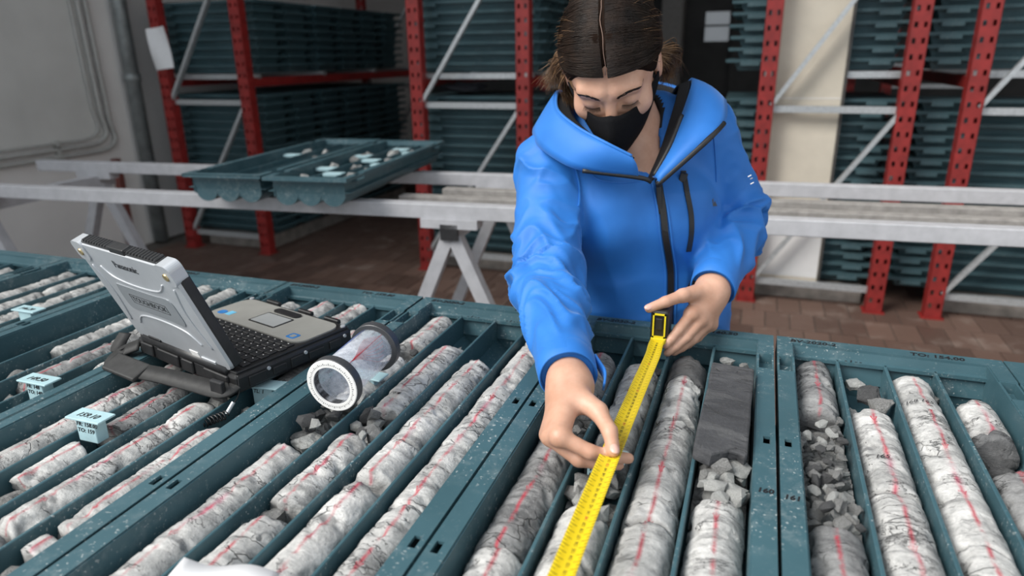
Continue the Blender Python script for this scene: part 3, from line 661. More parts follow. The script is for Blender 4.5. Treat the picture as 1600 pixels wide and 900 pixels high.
marker(cx('B', 1), .575, .932, 0, ['FR: 158.00', 'TO: 159'], 'pale blue marker block reading 159.10 in the tray under the laptop', '159.10')
marker(cx('B', 3), .755, .915, .1, ['TL: 1', ''], 'pale blue marker block tucked beside the strap of the laptop', None)
marker(cx('C', 0), .845, .908, -.05, ['  .20', "' ' '"], 'pale blue marker block under the clear cylinder', None)
marker(cx('D', 1), .722, .918, 0, ['FR:   .90', 'TO: 1 .90', 'LOST'], 'pale blue marker block under the hand pinching the tape', '      0')
marker(cx('H', 3), .865, .925, 0, [], 'pale blue marker block at the left edge of the photo', '146.20')
marker(cx('E', 3), .715, .912, 0, ['FR'], 'pale blue marker block at the bottom right edge', '2')
marker(cx('F', 0), 1.150, .912, 0, [], 'pale blue marker block in the tray cut off at right', '16')
# sheet of paper at the bottom
bm = bmesh.new(); bmesh.ops.create_grid(bm, x_segments=14, y_segments=14, size=.5)
for v in bm.verts: v.co = Vector((v.co.x*.10, v.co.y*.28, .004*math.sin(v.co.x*7)+.003*math.sin(v.co.y*9+2)))
o = smooth(obj('paper_sheet', bm, M['paper'], None, (-.408, .262, .936), (.02, -.02, .12))); tag(o, 'white sheet of paper lying on the trays at the bottom edge', 'paper')
md = o.modifiers.new('t', 'SOLIDIFY'); md.thickness = .0006

# two trays on the trestle table
TM3 = tray_meshes(3, .30, .018, .100, .012)
for i, (x, y, lab) in enumerate(((-1.765, 2.36, 'nearly empty teal core tray on the rails, left one of the two'), (-1.445, 2.375, 'teal core tray with pebbles and blue tags on the rails, right one of the two'))):
    t = make_tray('core_tray', x-.15, y, .916, lab, .125, 'trays on the trestle table', TM3, 3, .30)
    mw = t.matrix_world if False else Matrix.Translation(t.location) @ Matrix.Rotation(.125, 4, 'Z')
    for k in range(16 if i else 5):
        ch = rnd.randrange(3); p = mw @ Vector((-.126+.084*(ch+.5), rnd.uniform(-.45, .40) if i else rnd.uniform(0, .44), .072)); s = rnd.uniform(.024, .036)
        stone(p.x, p.y, p.z, s, rnd.choice(('rock_pale', 'rock')), 'small pebble lying in the %s tray on the trestle table' % ('pebble-filled right' if i else 'nearly empty left'), 'pebbles in the trestle table trays', None, True)
    for k in range(7 if i else 2):
        ch = (k*2+1) % 3; p = mw @ Vector((-.126+.084*(ch+.5), (-.30+.11*k) if i else (-.44+.55*k), .078))
        b_ = obj('depth_marker', boxm((-.036, -.02, -.008), (.036, .02, .004), .002), M['tag'], None, p, (0, 0, .125)); tag(b_, 'small pale blue marker lying in the %s tray on the trestle table' % ('pebble-filled right' if i else 'nearly empty left'), 'marker', 'markers in the trestle table trays')

# ------------------------------------------------------------------ rugged laptop
LW, LD, LH = .275, .222, .036
lap = empty('laptop', (-.812, .745, .9205), math.radians(-15.5)); tag(lap, 'open rugged silver and black laptop standing on the core trays', 'laptop')
bm = boxm((-LW/2, 0, 0), (LW/2, LD, LH-.006), .006, 2); obj('base', bm, M['black_plastic'], lap)
# top deck: keyboard well and palm rest
obj('deck', boxm((-LW/2+.004, .004, LH-.007), (LW/2-.004, LD-.004, LH-.002), .002), M['black_plastic'], lap)
bm = bmesh.new(); pts = []
def rrect(x0, y0, x1, y1, r, n=6):
    out = []
    for cxx, cyy, a0 in ((x1-r, y1-r, 0), (x0+r, y1-r, pi/2), (x0+r, y0+r, pi), (x1-r, y0+r, 1.5*pi)):
        for k in range(n+1):
            a = a0+k*pi/2/n; out.append((cxx+r*math.cos(a), cyy+r*math.sin(a)))
    return out
def slab(bm, outline, z0, z1):
    a = [bm.verts.new((x, y, z0)) for x, y in outline]; b_ = [bm.verts.new((x, y, z1)) for x, y in outline]
    bm.faces.new(b_); bm.faces.new(a[::-1])
    for k in range(len(a)): bm.faces.new((a[k], a[(k+1) % len(a)], b_[(k+1) % len(a)], b_[k]))
out = rrect(-LW/2+.012, .118, LW/2-.010, LD-.012, .022); slab(bm, out, LH-.003, LH+.0005); pr = obj('palm_rest', bm, M['palm'], lap)
bm = bmesh.new(); slab(bm, rrect(-.030, .138, .040, .182, .003), LH, LH+.0012); obj('touchpad_frame', bm, M['black_plastic'], pr)
bm = bmesh.new(); slab(bm, rrect(-.027, .141, .037, .179, .002), LH+.0008, LH+.0016); obj('touchpad', bm, M['pad'], pr)
bm = bmesh.new(); slab(bm, rrect(-.028, .187, .038, .203, .008), LH, LH+.003); obj('touchpad_button', bm, M['black_plastic'], pr)
bm = bmesh.new(); slab(bm, rrect(-.112, .130, -.094, .146, .007), LH, LH+.0009); obj('sticker', bm, M['blue_sticker'], pr)
bm = bmesh.new(); slab(bm, rrect(-.092, .134, -.078, .150, .001), LH, LH+.0009); obj('sticker', bm, M['cyan_sticker'], pr)
bm = bmesh.new(); slab(bm, rrect(.086, .126, .106, .144, .004), LH, LH+.0009); st = obj('sticker', bm, M['blue_sticker'], pr)
bm = bmesh.new(); slab(bm, rrect(.091, .130, .101, .140, .002), LH+.0008, LH+.0012); obj('sticker', bm, M['palm'], pr)
km = bpy.data.meshes.new('key'); b = boxm((-.0072, -.0072, 0), (.0072, .0072, .003), .001, 1); b.to_mesh(km); b.free(); km.materials.append(M['key'])
lm = bpy.data.meshes.new('key_legend'); b = boxm((-.0022, .0012, .003), (.000, .0028, .0031)); b.to_mesh(lm); b.free(); lm.materials.append(M['white_ring'])
for r_ in range(6):
    for c_ in range(15):
        k = obj('key', km, None, lap, (-.118+c_*.0168+(r_ % 2)*.003, .108-r_*.0162, LH-.002)); obj('key_legend', lm, None, k)
# connectors on the right side
for y0, y1, z0, z1 in ((.020, .050, .006, .022), (.062, .086, .008, .020), (.095, .118, .006, .022), (.130, .160, .008, .020), (.172, .195, .008, .022)):
    obj('port_cover', boxm((LW/2-.001, y0, z0), (LW/2+.0025, y1, z1), .001, 1), M['black_plastic'], lap)
for y_ in (.055, .124, .205):
    bm = bmesh.new(); lathe(bm, [(0, .0022), (.0028, .0022), (.003, 0)], 10, Matrix.Translation((LW/2, y_, .022)) @ Matrix.Rotation(pi/2, 4, 'Y')); obj('screw', bm, M['silver'], lap)
for x_, y_ in ((LW/2-.010, LD-.010), (-LW/2+.012, LD-.008)):
    bm = bmesh.new(); lathe(bm, [(0, .002), (.004, .002), (.0045, 0)], 12, Matrix.Translation((x_, y_, LH-.002))); obj('screw', bm, M['silver'], lap)
for x_ in (-.07, .02, .09): obj('latch', boxm((x_-.018, LD-.004, LH-.006), (x_+.018, LD+.004, LH+.002), .0015, 1), M['black_plastic'], lap)
# rear (camera side) detail of the base
for x0, x1 in ((-.12, -.085), (-.07, -.01), (.0, .03), (.06, .12)): obj('rear_cover', boxm((x0, -.004, .006), (x1, .002, .026), .0015, 1), M['black_plastic'], lap)
bm = bmesh.new(); tube(bm, [(-.115, .006, LH-.004), (.115, .006, LH-.004)], .009, 14); smooth(obj('hinge', bm, M['black_plastic'], lap))
# display lid: local frame, hinge at y=.006, leaning to the camera side
lid = obj('lid', bmesh.new(), M['silver'], lap, (0, .012, LH+.001), (math.radians(21.5), 0, 0))
SHh, SW, ST = .189, .262, .016
bm = bmesh.new()
ol = rrect(-SW/2, 0, SW/2, SHh, .014)
a = [bm.verts.new((x, -ST/2+.002, y)) for x, y in ol]; b2 = [bm.verts.new((x*.99, -ST/2-.002, (y-SHh/2)*.985+SHh/2)) for x, y in ol]; c2 = [bm.verts.new((x, ST/2-.004, y)) for x, y in ol]
bm.faces.new(b2[::-1]); bm.faces.new(c2)
n_ = len(a)
for k in range(n_):
    j = (k+1) % n_; bm.faces.new((a[k], b2[k], b2[j], a[j])); bm.faces.new((c2[k], a[k], a[j], c2[j]))
bmesh.ops.recalc_face_normals(bm, faces=bm.faces[:]); bm.to_mesh(lid.data); bm.free()
yb = -ST/2-.002
for s in (-1, 1):
    obj('bumper', boxm((s*(SW/2-.001)-.003, -ST/2+.003, .006), (s*(SW/2-.001)+.003, ST/2+.002, SHh-.022), .002), M['black_plastic'], lid)
    bm = bmesh.new(); slab(bm, rrect(-.017, -.017, .017, .017, .010), 0, ST+.004); o = obj('corner_cap', bm, M['silver'], lid, (s*(SW/2-.014), ST/2, SHh-.014), (pi/2, 0, 0))
    bm = bmesh.new(); lathe(bm, [(0, .002), (.0055, .002), (.0062, 0)], 14, Matrix.Translation((s*(SW/2-.014), -ST/2-.0035, SHh-.016)) @ Matrix.Rotation(pi/2, 4, 'X')); obj('screw', bm, M['brass'], lid)
    obj('hinge_bracket', boxm((s*.075-.018, yb-.002, -.006), (s*.075+.018, yb+.006, .010), .001), M['silver' if s > 0 else 'black_plastic'], lid)
for k in range(26):
    if 10 < k < 15: continue
    x_ = -.098+k*.0079; obj('rib', boxm((x_-.0026, -ST/2+.001, SHh-.003), (x_+.0026, ST/2, SHh+.006), .001, 1), M['black_plastic'], lid)
obj('top_strip', boxm((-SW/2+.026, -ST/2+.0005, SHh-.008), (SW/2-.026, ST/2-.0005, SHh+.003), .001), M['black_plastic'], lid)
obj('latch', boxm((-.020, -ST/2-.001, SHh-.004), (.022, ST/2-.002, SHh+.008), .0015), M['black_plastic'], lid)
obj('screen', boxm((-SW/2+.012, ST/2-.004, .012), (SW/2-.012, ST/2-.001, SHh-.016), .001), M['black_plastic'], lid)
# raised curved ridges and the inlay plate on the lid's back
def ridge(pts, r=.0016):
    bm = bmesh.new(); tube(bm, [(x, yb-.0002, z) for x, z in [(p.x, p.y) for p in catmull([(x, z, 0) for x, z in pts], 8)]], r, 6); smooth(obj('ridge', bm, M['silver'], lid))
ridge([(-.085, .152), (-.060, .135), (.0, .130), (.060, .135), (.085, .152)]); ridge([(-.085, .040), (-.060, .060), (.0, .066), (.060, .060), (.085, .040)])
ridge([(-.112, .150), (-.100, .10), (-.112, .040)]); ridge([(.112, .150), (.100, .10), (.112, .040)])
bm = bmesh.new(); top = catmull([(-.072, .122, 0), (-.03, .1215, 0), (.03, .1215, 0), (.072, .122, 0), (.078, .098, 0), (.072, .074, 0), (.03, .0755, 0), (-.03, .0755, 0), (-.072, .074, 0), (-.078, .098, 0), (-.072, .122, 0)], 5)[:-1]
slab(bm, [(p.x, p.y) for p in top], 0, .0012); pl = obj('inlay_plate', bm, M['silver_dark'], lid, (0, yb, 0), (pi/2, 0, 0))
bm = bmesh.new()
for a_, b_ in (((-.050, .090), (.050, .0906)), ((-.050, .1064), (.050, .107)), ((-.050, .090), (-.0494, .107)), ((.0494, .090), (.050, .107))): box(bm, (a_[0], a_[1], .0012), (b_[0], b_[1], .0016))
obj('plate_border', bm, M['black_plastic'], pl)
tm = text_mesh('TOUGHBOOK', .0145, .0002, 'CENTER'); obj('plate_lettering', tm, M['black_plastic'], pl, (0, .0935, .0013))
tm = text_mesh('Panasonic', .0165, .0002, 'CENTER', bold=.0002); obj('lettering', tm, M['lead'], lid, (0, yb-.0003, .160), (pi/2, 0, 0))
obj('sticker', boxm((.030, yb-.001, .004), (.052, yb, .016)), M['white_ring'], lid)
# hand strap and coiled pen tether
def ribbon(pts, w, th, n=6, up=(0, 0, 1), ups=None):
    P = catmull(pts, n); bm = bmesh.new(); prev = None; first = None
    for i, p in enumerate(P):
        t_ = (P[min(i+1, len(P)-1)]-P[max(i-1, 0)]).normalized(); u_ = Vector(up)
        if ups: f_ = i/(len(P)-1)*(len(ups)-1); k_ = min(int(f_), len(ups)-2); u_ = Vector(ups[k_]).lerp(Vector(ups[k_+1]), f_-k_)
        s_ = t_.cross(u_).normalized(); u_ = s_.cross(t_)
        ww = w if not isinstance(w, (list, tuple)) else w[0]+(w[1]-w[0])*i/(len(P)-1)
        r_ = [bm.verts.new(p+s_*a_*ww/2+u_*b_*th/2) for a_, b_ in ((-1, -1), (1, -1), (1, 1), (-1, 1))]
        if prev:
            for k in range(4): bm.faces.new((prev[k], prev[(k+1) % 4], r_[(k+1) % 4], r_[k]))
        else: first = r_
        prev = r_
    bm.faces.new(first[::-1]); bm.faces.new(prev); return bm
smooth(obj('hand_strap', ribbon([(-.128, -.002, .018), (-.150, -.026, .006), (-.125, -.050, .004), (-.06, -.045, .006), (.0, -.034, .008), (.07, -.022, .008), (.125, -.014, .010), (.132, .002, .014)], .026, .004, 6, (0, -.55, 1)), M['rubber'], lap))
obj('strap_pad', boxm((-.035, -.018, -.004), (.045, .018, .004), .003), M['rubber'], lap, (-.085, -.050, .008), (.35, .05, .10))
smooth(obj('strap_end', ribbon([(-.15, -.012, .012), (-.178, -.015, .002), (-.19, -.005, .008), (-.198, .01, .018)], .022, .003, 6), M['rubber'], lap))
obj('buckle', boxm((-.013, -.004, -.016), (.013, .004, .016), .002), M['black_plastic'], lap, (.118, -.018, .010), (0, 0, .1))
pts = [(.137, .004, .030), (.140, .0, .005), (.139, -.012, -.010)]
bm = bmesh.new(); tube(bm, catmull(pts, 6), .0012, 6); smooth(obj('tether_cord', bm, M['black_plastic'], lap))
bm = bmesh.new(); tube(bm, [(.139, -.010, -.006), (.137, -.022, -.020)], .003, 8); obj('tether_clip', bm, M['silver'], lap)
bm = bmesh.new(); tube(bm, [(.136-.0006*k/2.0+.006*math.cos(k*.7), -.022-.00045*k, -.022-.00012*k+.006*math.sin(k*.7)) for k in range(100)], .0013, 5); smooth(obj('tether_coil', bm, M['black_plastic'], lap))

# ------------------------------------------------------------------ clear measuring cylinder
gon = empty('core_orientation_cylinder', (-.516, .712, .962), math.radians(1.5)); tag(gon, 'clear plastic cylinder with white scale ring and red printed lines, lying beside the laptop', 'cylinder')
gon.rotation_euler[0] = math.radians(3)
RY = Matrix.Rotation(-pi/2, 4, 'X')   # z -> +y
bm = bmesh.new(); lathe(bm, [(.0315, 0), (.0315, .122), (.0300, .122), (.0300, 0)], 48, RY, True); smooth(obj('tube', bm, M['clear'], gon))
def ring(y0, y1, ro, ri, name, mat, par):
    bm = bmesh.new(); lathe(bm, [(ri, y0), (ro-.001, y0), (ro, y0+.001), (ro, y1-.001), (ro-.001, y1), (ri, y1)], 48, RY, True); return smooth(obj(name, bm, mat, par), False)
r1 = ring(-.004, .010, .0395, .0300, 'ring', M['lead'], gon); ring(.112, .126, .0385, .0300, 'ring', M['lead'], gon)
fr = ring(-.0055, -.0035, .0388, .0282, 'scale_face', M['white_ring'], gon)
bm = bmesh.new()
for k in range(72):
    a = 2*pi*k/72; r0, r1_ = (.0315, .0330) if k % 3 else (.0315, .0345)
    p, q = Vector((r0*math.cos(a), -.0056, r0*math.sin(a))), Vector((r1_*math.cos(a), -.0056, r1_*math.sin(a))); beam(bm, p, q, .0006, .0004, (0, 1, 0))
obj('scale_ticks', bm, M['ink'], fr)
bm = bmesh.new()
def onc(a, y, r=.0318): return Vector((r*math.sin(a), y, r*math.cos(a)))
for dz_ in (-1, 1):
    for k in range(6):
        c_ = .10+.17*k; ph = .25; pts = [onc(ph+1.0*dz_*c_*(1-math.cos(t*pi/8))*.5*(.4 if dz_ < 0 else 1)+.35, .020+.085*t/8*(1-.055*k)) for t in range(9)]
        tube(bm, pts, .00016, 3)
tube(bm, [onc(.60, y*.01) for y in range(1, 12)], .0004, 4)
obj('printed_lines', bm, M['redprint'], gon)
bm = bmesh.new()
for k in range(6): tube(bm, [onc(-.5-.16*k+.03*t, .05+.07*t/6, .0318) for t in range(7)], .00025, 4)
obj('printed_lines', bm, M['blueprint'], gon)

# ------------------------------------------------------------------ tape measure
tp = empty('tape_measure', (-.125, 1.068, .958)); tag(tp, 'black and yellow steel tape measure held in the hand, blade pulled out over the tray', 'tape measure')
cs = obj('case', boxm((-.0145, -.008, -.029), (.0145, .048, .029), .005, 3), M['black_plastic'], tp)
bm = bmesh.new()
for a_, b_ in (((-.0105, -.0105, -.018), (-.0080, -.0078, .025)), ((.0080, -.0105, -.018), (.0105, -.0078, .025)), ((-.0105, -.0105, .0225), (.0105, -.0078, .025)), ((-.0105, -.0105, -.018), (.0105, -.0078, -.014))): box(bm, a_, b_)
obj('yellow_frame', bm, M['yellow'], tp); obj('lock_button', boxm((-.0055, -.0125, -.002), (.0055, -.008, .018), .0015), M['black_plastic'], tp)
obj('mouth', boxm((-.0125, -.013, -.029), (.0125, -.006, -.017), .0015), M['yellow'], tp)
bm = bmesh.new(); uvl = bm.loops.layers.uv.new('UVMap'); n_ = 90
path = catmull([(0, -.008, -.023), (.000, -.04, -.021), (.002, -.09, -.0195), (.001, -.2, -.015), (.000, -.38, -.009), (-.0005, -.55, -.006), (.0005, -.75, -.004), (.001, -.90, -.002)], 12)
prev = None; dist = 0
for i, p in enumerate(path):
    if i: dist += (p-path[i-1]).length
    row = []
    for j in range(7):
        s_ = j/6-.5; row.append((bm.verts.new((p.x+s_*.0235, p.y, p.z+.0045*(s_*2)**2)), j/6, dist))
    if prev:
        for j in range(6):
            q = (prev[j], prev[j+1], row[j+1], row[j]); f_ = bm.faces.new([v[0] for v in q])
            for lp, v in zip(f_.loops, q): lp[uvl].uv = (v[1], v[2])
    prev = row
bl = smooth(obj('blade', bm, M['tape'], tp)); md = bl.modifiers.new('t', 'SOLIDIFY'); md.thickness = .0004
digs = []
for ch_ in '0123456789':
    tm = text_mesh(ch_, .0048, 0, 'CENTER', bold=.0001); digs.append(([tuple(v.co) for v in tm.vertices], [tuple(p.vertices) for p in tm.polygons])); bpy.data.meshes.remove(tm)
vs = []; fs = []; mi = []
for k in range(1, 75):
    y_ = -.010-k*.01; z_ = -.02
    for a_, b_ in zip(path[:-1], path[1:]):
        if b_.y <= y_ <= a_.y and a_.y != b_.y: z_ = a_.z+(b_.z-a_.z)*(y_-a_.y)/(b_.y-a_.y)
    for n_d, ch_ in enumerate(str(190-k)):
        dv, df = digs[int(ch_)]; o_ = len(vs)
        vs += [(-v[1]+.002, y_-.0035+(n_d-1)*.0025+v[0]*.8, z_+.0009) for v in dv]; fs += [tuple(q+o_ for q in f_) for f_ in df]; mi += [1 if k % 10 == 0 else 0]*len(df)
me = bpy.data.meshes.new('numerals'); me.from_pydata(vs, [], fs); me.materials.append(M['ink']); me.materials.append(M['redprint']); me.polygons.foreach_set('material_index', mi); obj('numerals', me, None, bl)

# ------------------------------------------------------------------ the woman: signed-distance modelling, one continuous body
V3 = lambda *a: np.array(a, dtype=np.float32)
def smin(a, b, k):
    h = np.clip(.5+.5*(b-a)/k, 0, 1); return b+(a-b)*h-k*h*(1-h)
def smax(a, b, k): return -smin(-a, -b, k)
def rcone(P, a, b, r1, r2):
    a = np.asarray(a, np.float32); b = np.asarray(b, np.float32); ba = b-a; l2 = float(ba@ba)+1e-9
    t = np.clip(((P-a)@ba)/l2, 0, 1); return np.linalg.norm(P-a-t[:, None]*ba, axis=1)-(r1+(r2-r1)*t)
def ell(P, c, r):
    q = P-np.asarray(c, np.float32); r = np.asarray(r, np.float32)
    k0 = np.linalg.norm(q/r, axis=1); k1 = np.linalg.norm(q/(r*r), axis=1)+1e-9; return k0*(k0-1)/k1
def surface(sdf, lo, hi, h, name):
    lo = np.array(lo, np.float32); B = 8; nb = np.ceil((np.array(hi)-lo)/h/B).astype(int); N = nb*B+1
    V = np.full(N, 1., np.float32)
    bi = np.stack(np.meshgrid(*[np.arange(n) for n in nb], indexing='ij'), -1).reshape(-1, 3)
    cen = lo+(bi+.5)*B*h; d = sdf(cen.astype(np.float32)); act = np.abs(d) < B*h*1.05
    loc = np.stack(np.meshgrid(*[np.arange(B+1)]*3, indexing='ij'), -1).reshape(-1, 3)
    for i in np.where(~act & (d < 0))[0]:
        s = bi[i]*B; V[s[0]:s[0]+B+1, s[1]:s[1]+B+1, s[2]:s[2]+B+1] = -1
    A = bi[act]
    for c0 in range(0, len(A), 600):
        ch = A[c0:c0+600]; P = (lo+((ch[:, None, :]*B+loc[None])*h)).reshape(-1, 3).astype(np.float32); val = sdf(P).reshape(len(ch), B+1, B+1, B+1)
        for k, s in enumerate(ch*B): V[s[0]:s[0]+B+1, s[1]:s[1]+B+1, s[2]:s[2]+B+1] = val[k]
    S = V < 0; cnt = np.zeros(np.array(V.shape)-1, np.int8); sl = (slice(0, -1), slice(1, None))
    for i in (0, 1):
        for j in (0, 1):
            for k in (0, 1): cnt += S[sl[i], sl[j], sl[k]]
    cells = np.argwhere((cnt > 0) & (cnt < 8)); idx = np.full(cnt.shape, -1, np.int32); idx[tuple(cells.T)] = np.arange(len(cells))
    cor = [(i, j, k) for i in (0, 1) for j in (0, 1) for k in (0, 1)]; vals = np.stack([V[cells[:, 0]+i, cells[:, 1]+j, cells[:, 2]+k] for i, j, k in cor], 1)
    acc = np.zeros((len(cells), 3)); n = np.zeros(len(cells))
    for a in range(8):
        for b in range(a+1, 8):
            if sum(abs(cor[a][q]-cor[b][q]) for q in range(3)) != 1: continue
            va, vb = vals[:, a], vals[:, b]; m = (va < 0) != (vb < 0); t = np.where(m, va/np.where(m, va-vb, 1), 0)
            p = np.array(cor[a])+t[:, None]*(np.array(cor[b])-np.array(cor[a])); acc += p*m[:, None]; n += m
    verts = lo+(cells+acc/n[:, None])*h
    faces = []
    for ax in range(3):
        o1, o2 = (ax+1) % 3, (ax+2) % 3
        s0 = [slice(None)]*3; s1 = [slice(None)]*3; s0[ax] = slice(0, -1); s1[ax] = slice(1, None)
        e = np.argwhere(S[tuple(s0)] != S[tuple(s1)]); m = (e[:, o1] > 0) & (e[:, o2] > 0) & (e[:, o1] < cnt.shape[o1]) & (e[:, o2] < cnt.shape[o2]); e = e[m]
        sgn = S[tuple(e.T)]; q = []
        for d1, d2 in ((1, 1), (0, 1), (0, 0), (1, 0)):
            c = e.copy(); c[:, o1] -= d1; c[:, o2] -= d2; q.append(idx[tuple(c.T)])
        q = np.stack(q, 1); q[~sgn] = q[~sgn][:, ::-1]; faces.append(q)
    F = np.concatenate(faces); me = bpy.data.meshes.new(name)
    me.vertices.add(len(verts)); me.vertices.foreach_set('co', verts.astype(np.float32).ravel())
    me.loops.add(F.size); me.loops.foreach_set('vertex_index', F.ravel().astype(np.int32)); me.polygons.add(len(F)); me.polygons.foreach_set('loop_start', np.arange(0, F.size, 4, dtype=np.int32))
    me.polygons.foreach_set('use_smooth', np.ones(len(F), bool)); me.update(); me.validate(); return me
# head frame: s to her left (image right), f out of the face, u to the crown
hc = np.array([-.246, 1.200, 1.366]); tc = np.array([.2016, -.9795, 0.]); zz = np.array([0., 0, 1]); pd = math.radians(45); rr_ = math.radians(9)
hF = math.cos(pd)*tc-math.sin(pd)*zz; hU = math.sin(pd)*tc+math.cos(pd)*zz; hS = np.cross(hU, hF)
hU, hS = hU*math.cos(rr_)-hS*math.sin(rr_), hS*math.cos(rr_)+hU*math.sin(rr_)
HB = np.stack([hS, hF, hU]).astype(np.float32)
def toh(P): return (P-hc.astype(np.float32))@HB.T
def fromh(s, f, u): return hc+s*hS+f*hF+u*hU
# torso frame
shR, shL = np.array([-.372, 1.225, 1.185]), np.array([-.098, 1.345, 1.245])
tS = np.array([.916, .401, 0.]); tF = np.array([.401, -.916, 0.])
c7 = np.array([-.245, 1.315, 1.275]); chest = np.array([-.215, 1.302, 1.09]); pelv = np.array([-.176, 1.34, .80]); waist = np.array([-.185, 1.325, .94])
def tors(P, a, b, ra, rb, ratio):
    Q = P.copy(); d = P-np.asarray(a, np.float32); q = np.stack([d@tS, (d@tF)*ratio, d[:, 2]], 1).astype(np.float32)
    e = np.asarray(b)-np.asarray(a); eb = np.array([e@tS, (e@tF)*ratio, e[2]]); return rcone(q, (0, 0, 0), eb, ra, rb)/ratio**.5
def torso(P, g):
    d = tors(P, chest, waist, .150+g, .132+g, 1.42); d = smin(d, tors(P, waist, pelv, .132+g, .160+g, 1.38), .05)
    d = smin(d, rcone(P, shR+np.array([.03, .0, -.012]), shL+np.array([-.03, 0, -.012]), .052+g, .052+g), .06)
    for s in (-1, 1): d = smin(d, rcone(P, chest+tS*s*.062+tF*.058+zz*.02, chest+tS*s*.058+tF*.062+zz*.0, .052+g, .052+g), .05)
    return d
elR, wrR = np.array([-.318, 1.062, 1.028]), np.array([-.199, .772, .980])
elL, wrL = np.array([-.026, 1.396, 1.072]), np.array([-.052, 1.166, .993])
def hand(P, wr, mcps, pips, tips, thumb, d0):
    d = 1e3
    for i, m in enumerate(mcps):
        d = smin(d, rcone(P, wr, m, .0185 if i < 3 else .016, .0105), .014)
    d = smin(d, rcone(P, mcps[0], mcps[3], .0105, .009), .012); d = smin(d, d0, .03)
    t = thumb; dt = smin(rcone(P, t[0], t[1], .0155, .0115), rcone(P, t[1], t[2], .0108, .0092), .006); dt = smin(dt, rcone(P, t[2], t[3], .0092, .0078), .004); d = smin(d, dt, .012)
    for i, (m, p, q) in enumerate(zip(mcps, pips, tips)):
        m, p, q = map(np.asarray, (m, p, q)); s = (.98, 1.0, .95, .82)[i]
        mid = p+(q-p)*.52+(p-m)/np.linalg.norm(p-m)*.003
        f = smin(rcone(P, m, p, .0098*s, .0088*s), rcone(P, p, mid, .0086*s, .0078*s), .004); f = smin(f, rcone(P, mid, q, .0078*s, .0066*s), .003)
        d = smin(d, f, .0045)
    return d
RH = dict(mcps=[(-.184, .672, .966), (-.201, .686, .954), (-.209, .706, .944), (-.211, .728, .938)], pips=[(-.148, .671, .953), (-.163, .678, .936), (-.176, .696, .930), (-.184, .718, .928)],
          tips=[(-.108, .697, .937), (-.120, .700, .924), (-.140, .712, .920), (-.156, .728, .920)], thumb=[(-.178, .742, .980), (-.152, .726, .976), (-.132, .700, .967), (-.1225, .676, .9570)])
LHd = dict(mcps=[(-.079, 1.110, .970), (-.064, 1.117, .956), (-.054, 1.130, .946), (-.048, 1.148, .940)], pips=[(-.095, 1.080, .951), (-.083, 1.086, .937), (-.073, 1.101, .928), (-.066, 1.121, .924)],
           tips=[(-.1125, 1.060, .929), (-.1095, 1.064, .914), (-.100, 1.078, .910), (-.090, 1.098, .909)], thumb=[(-.068, 1.140, 1.000), (-.094, 1.104, 1.003), (-.119, 1.078, .998), (-.143, 1.064, .989)])
def headsdf(P):
    q = toh(P); qa = q.copy(); qa[:, 0] = np.abs(q[:, 0])
    d = ell(q, (0, -.014, .028), (.073, .096, .084)); d = smin(d, ell(q, (0, .028, -.030), (.061, .062, .082)), .03)
    d = smin(d, rcone(qa, (.050, .0, -.060), (.006, .072, -.094), .016, .017), .025)
    d = smin(d, rcone(qa, (.012, .082, .024), (.042, .070, .022), .011, .010), .015)      # brow
    d = smin(d, ell(qa, (.042, .060, -.025), (.022, .022, .020)), .02)                     # cheekbone
    d = smax(d, -ell(qa, (.031, .098, .002), (.020, .018, .013)), .012)                    # sockets
    d = smin(d, ell(qa, (.0305, .0725, .001), (.0145, .0135, .0115)), .004)                # closed lids over the eyeball
    d = smin(d, rcone(q, (0, .086, .012), (0, .106, -.026), .0075, .0105), .009); d = smin(d, ell(qa, (.010, .097, -.030), (.008, .009, .007)), .006)
    d = smin(d, ell(q, (0, .085, -.062), (.026, .014, .012)), .012)                        # mouth mound
    e = ell(qa, (.0755, -.004, -.010), (.008, .018, .030)); e = smax(e, -ell(qa, (.084, .0, -.008), (.007, .010, .018)), .004); d = smin(d, e, .006)
    return d
def decol(P): return rcone(P, c7+tF*.040-zz*.02, np.array([-.190, 1.244, 1.150]), .052, .044)
def bodysdf(P):
    d = torso(P, -.014)
    n0, n1 = fromh(0, -.022, -.045), c7+tF*.028-zz*.01
    d = smin(d, rcone(P, n0, n1, .050, .054), .03); d = smin(d, decol(P), .03); nr = np.linalg.norm(P-hc.astype(np.float32), axis=1) < .21; hv = np.full(len(P), .05, np.float32)
    if nr.any(): hv[nr] = headsdf(P[nr])
    d = smin(d, hv, .018)
    d = smin(d, rcone(P, shR, elR, .045, .036), .04); d = smin(d, rcone(P, shL, elL, .045, .036), .04)
    aR = smin(rcone(P, elR, wrR, .036, .0235), 1e3*np.ones(len(P), np.float32), .01); aL = rcone(P, elL, wrL, .036, .0235)
    for hd, wr, ar, kk in ((RH, wrR, aR, .02), (LHd, wrL, aL, .006)):
        nr = np.linalg.norm(P-np.asarray(hd['mcps'][1], np.float32), axis=1) < .17; hv = ar.copy()
        if nr.any(): hv[nr] = hand(P[nr], wr, hd['mcps'], hd['pips'], hd['tips'], hd['thumb'], ar[nr])
        d = smin(d, hv, kk)
    return d
me = surface(bodysdf, (-.47, .60, .80), (.07, 1.50, 1.54), .0026, 'person')
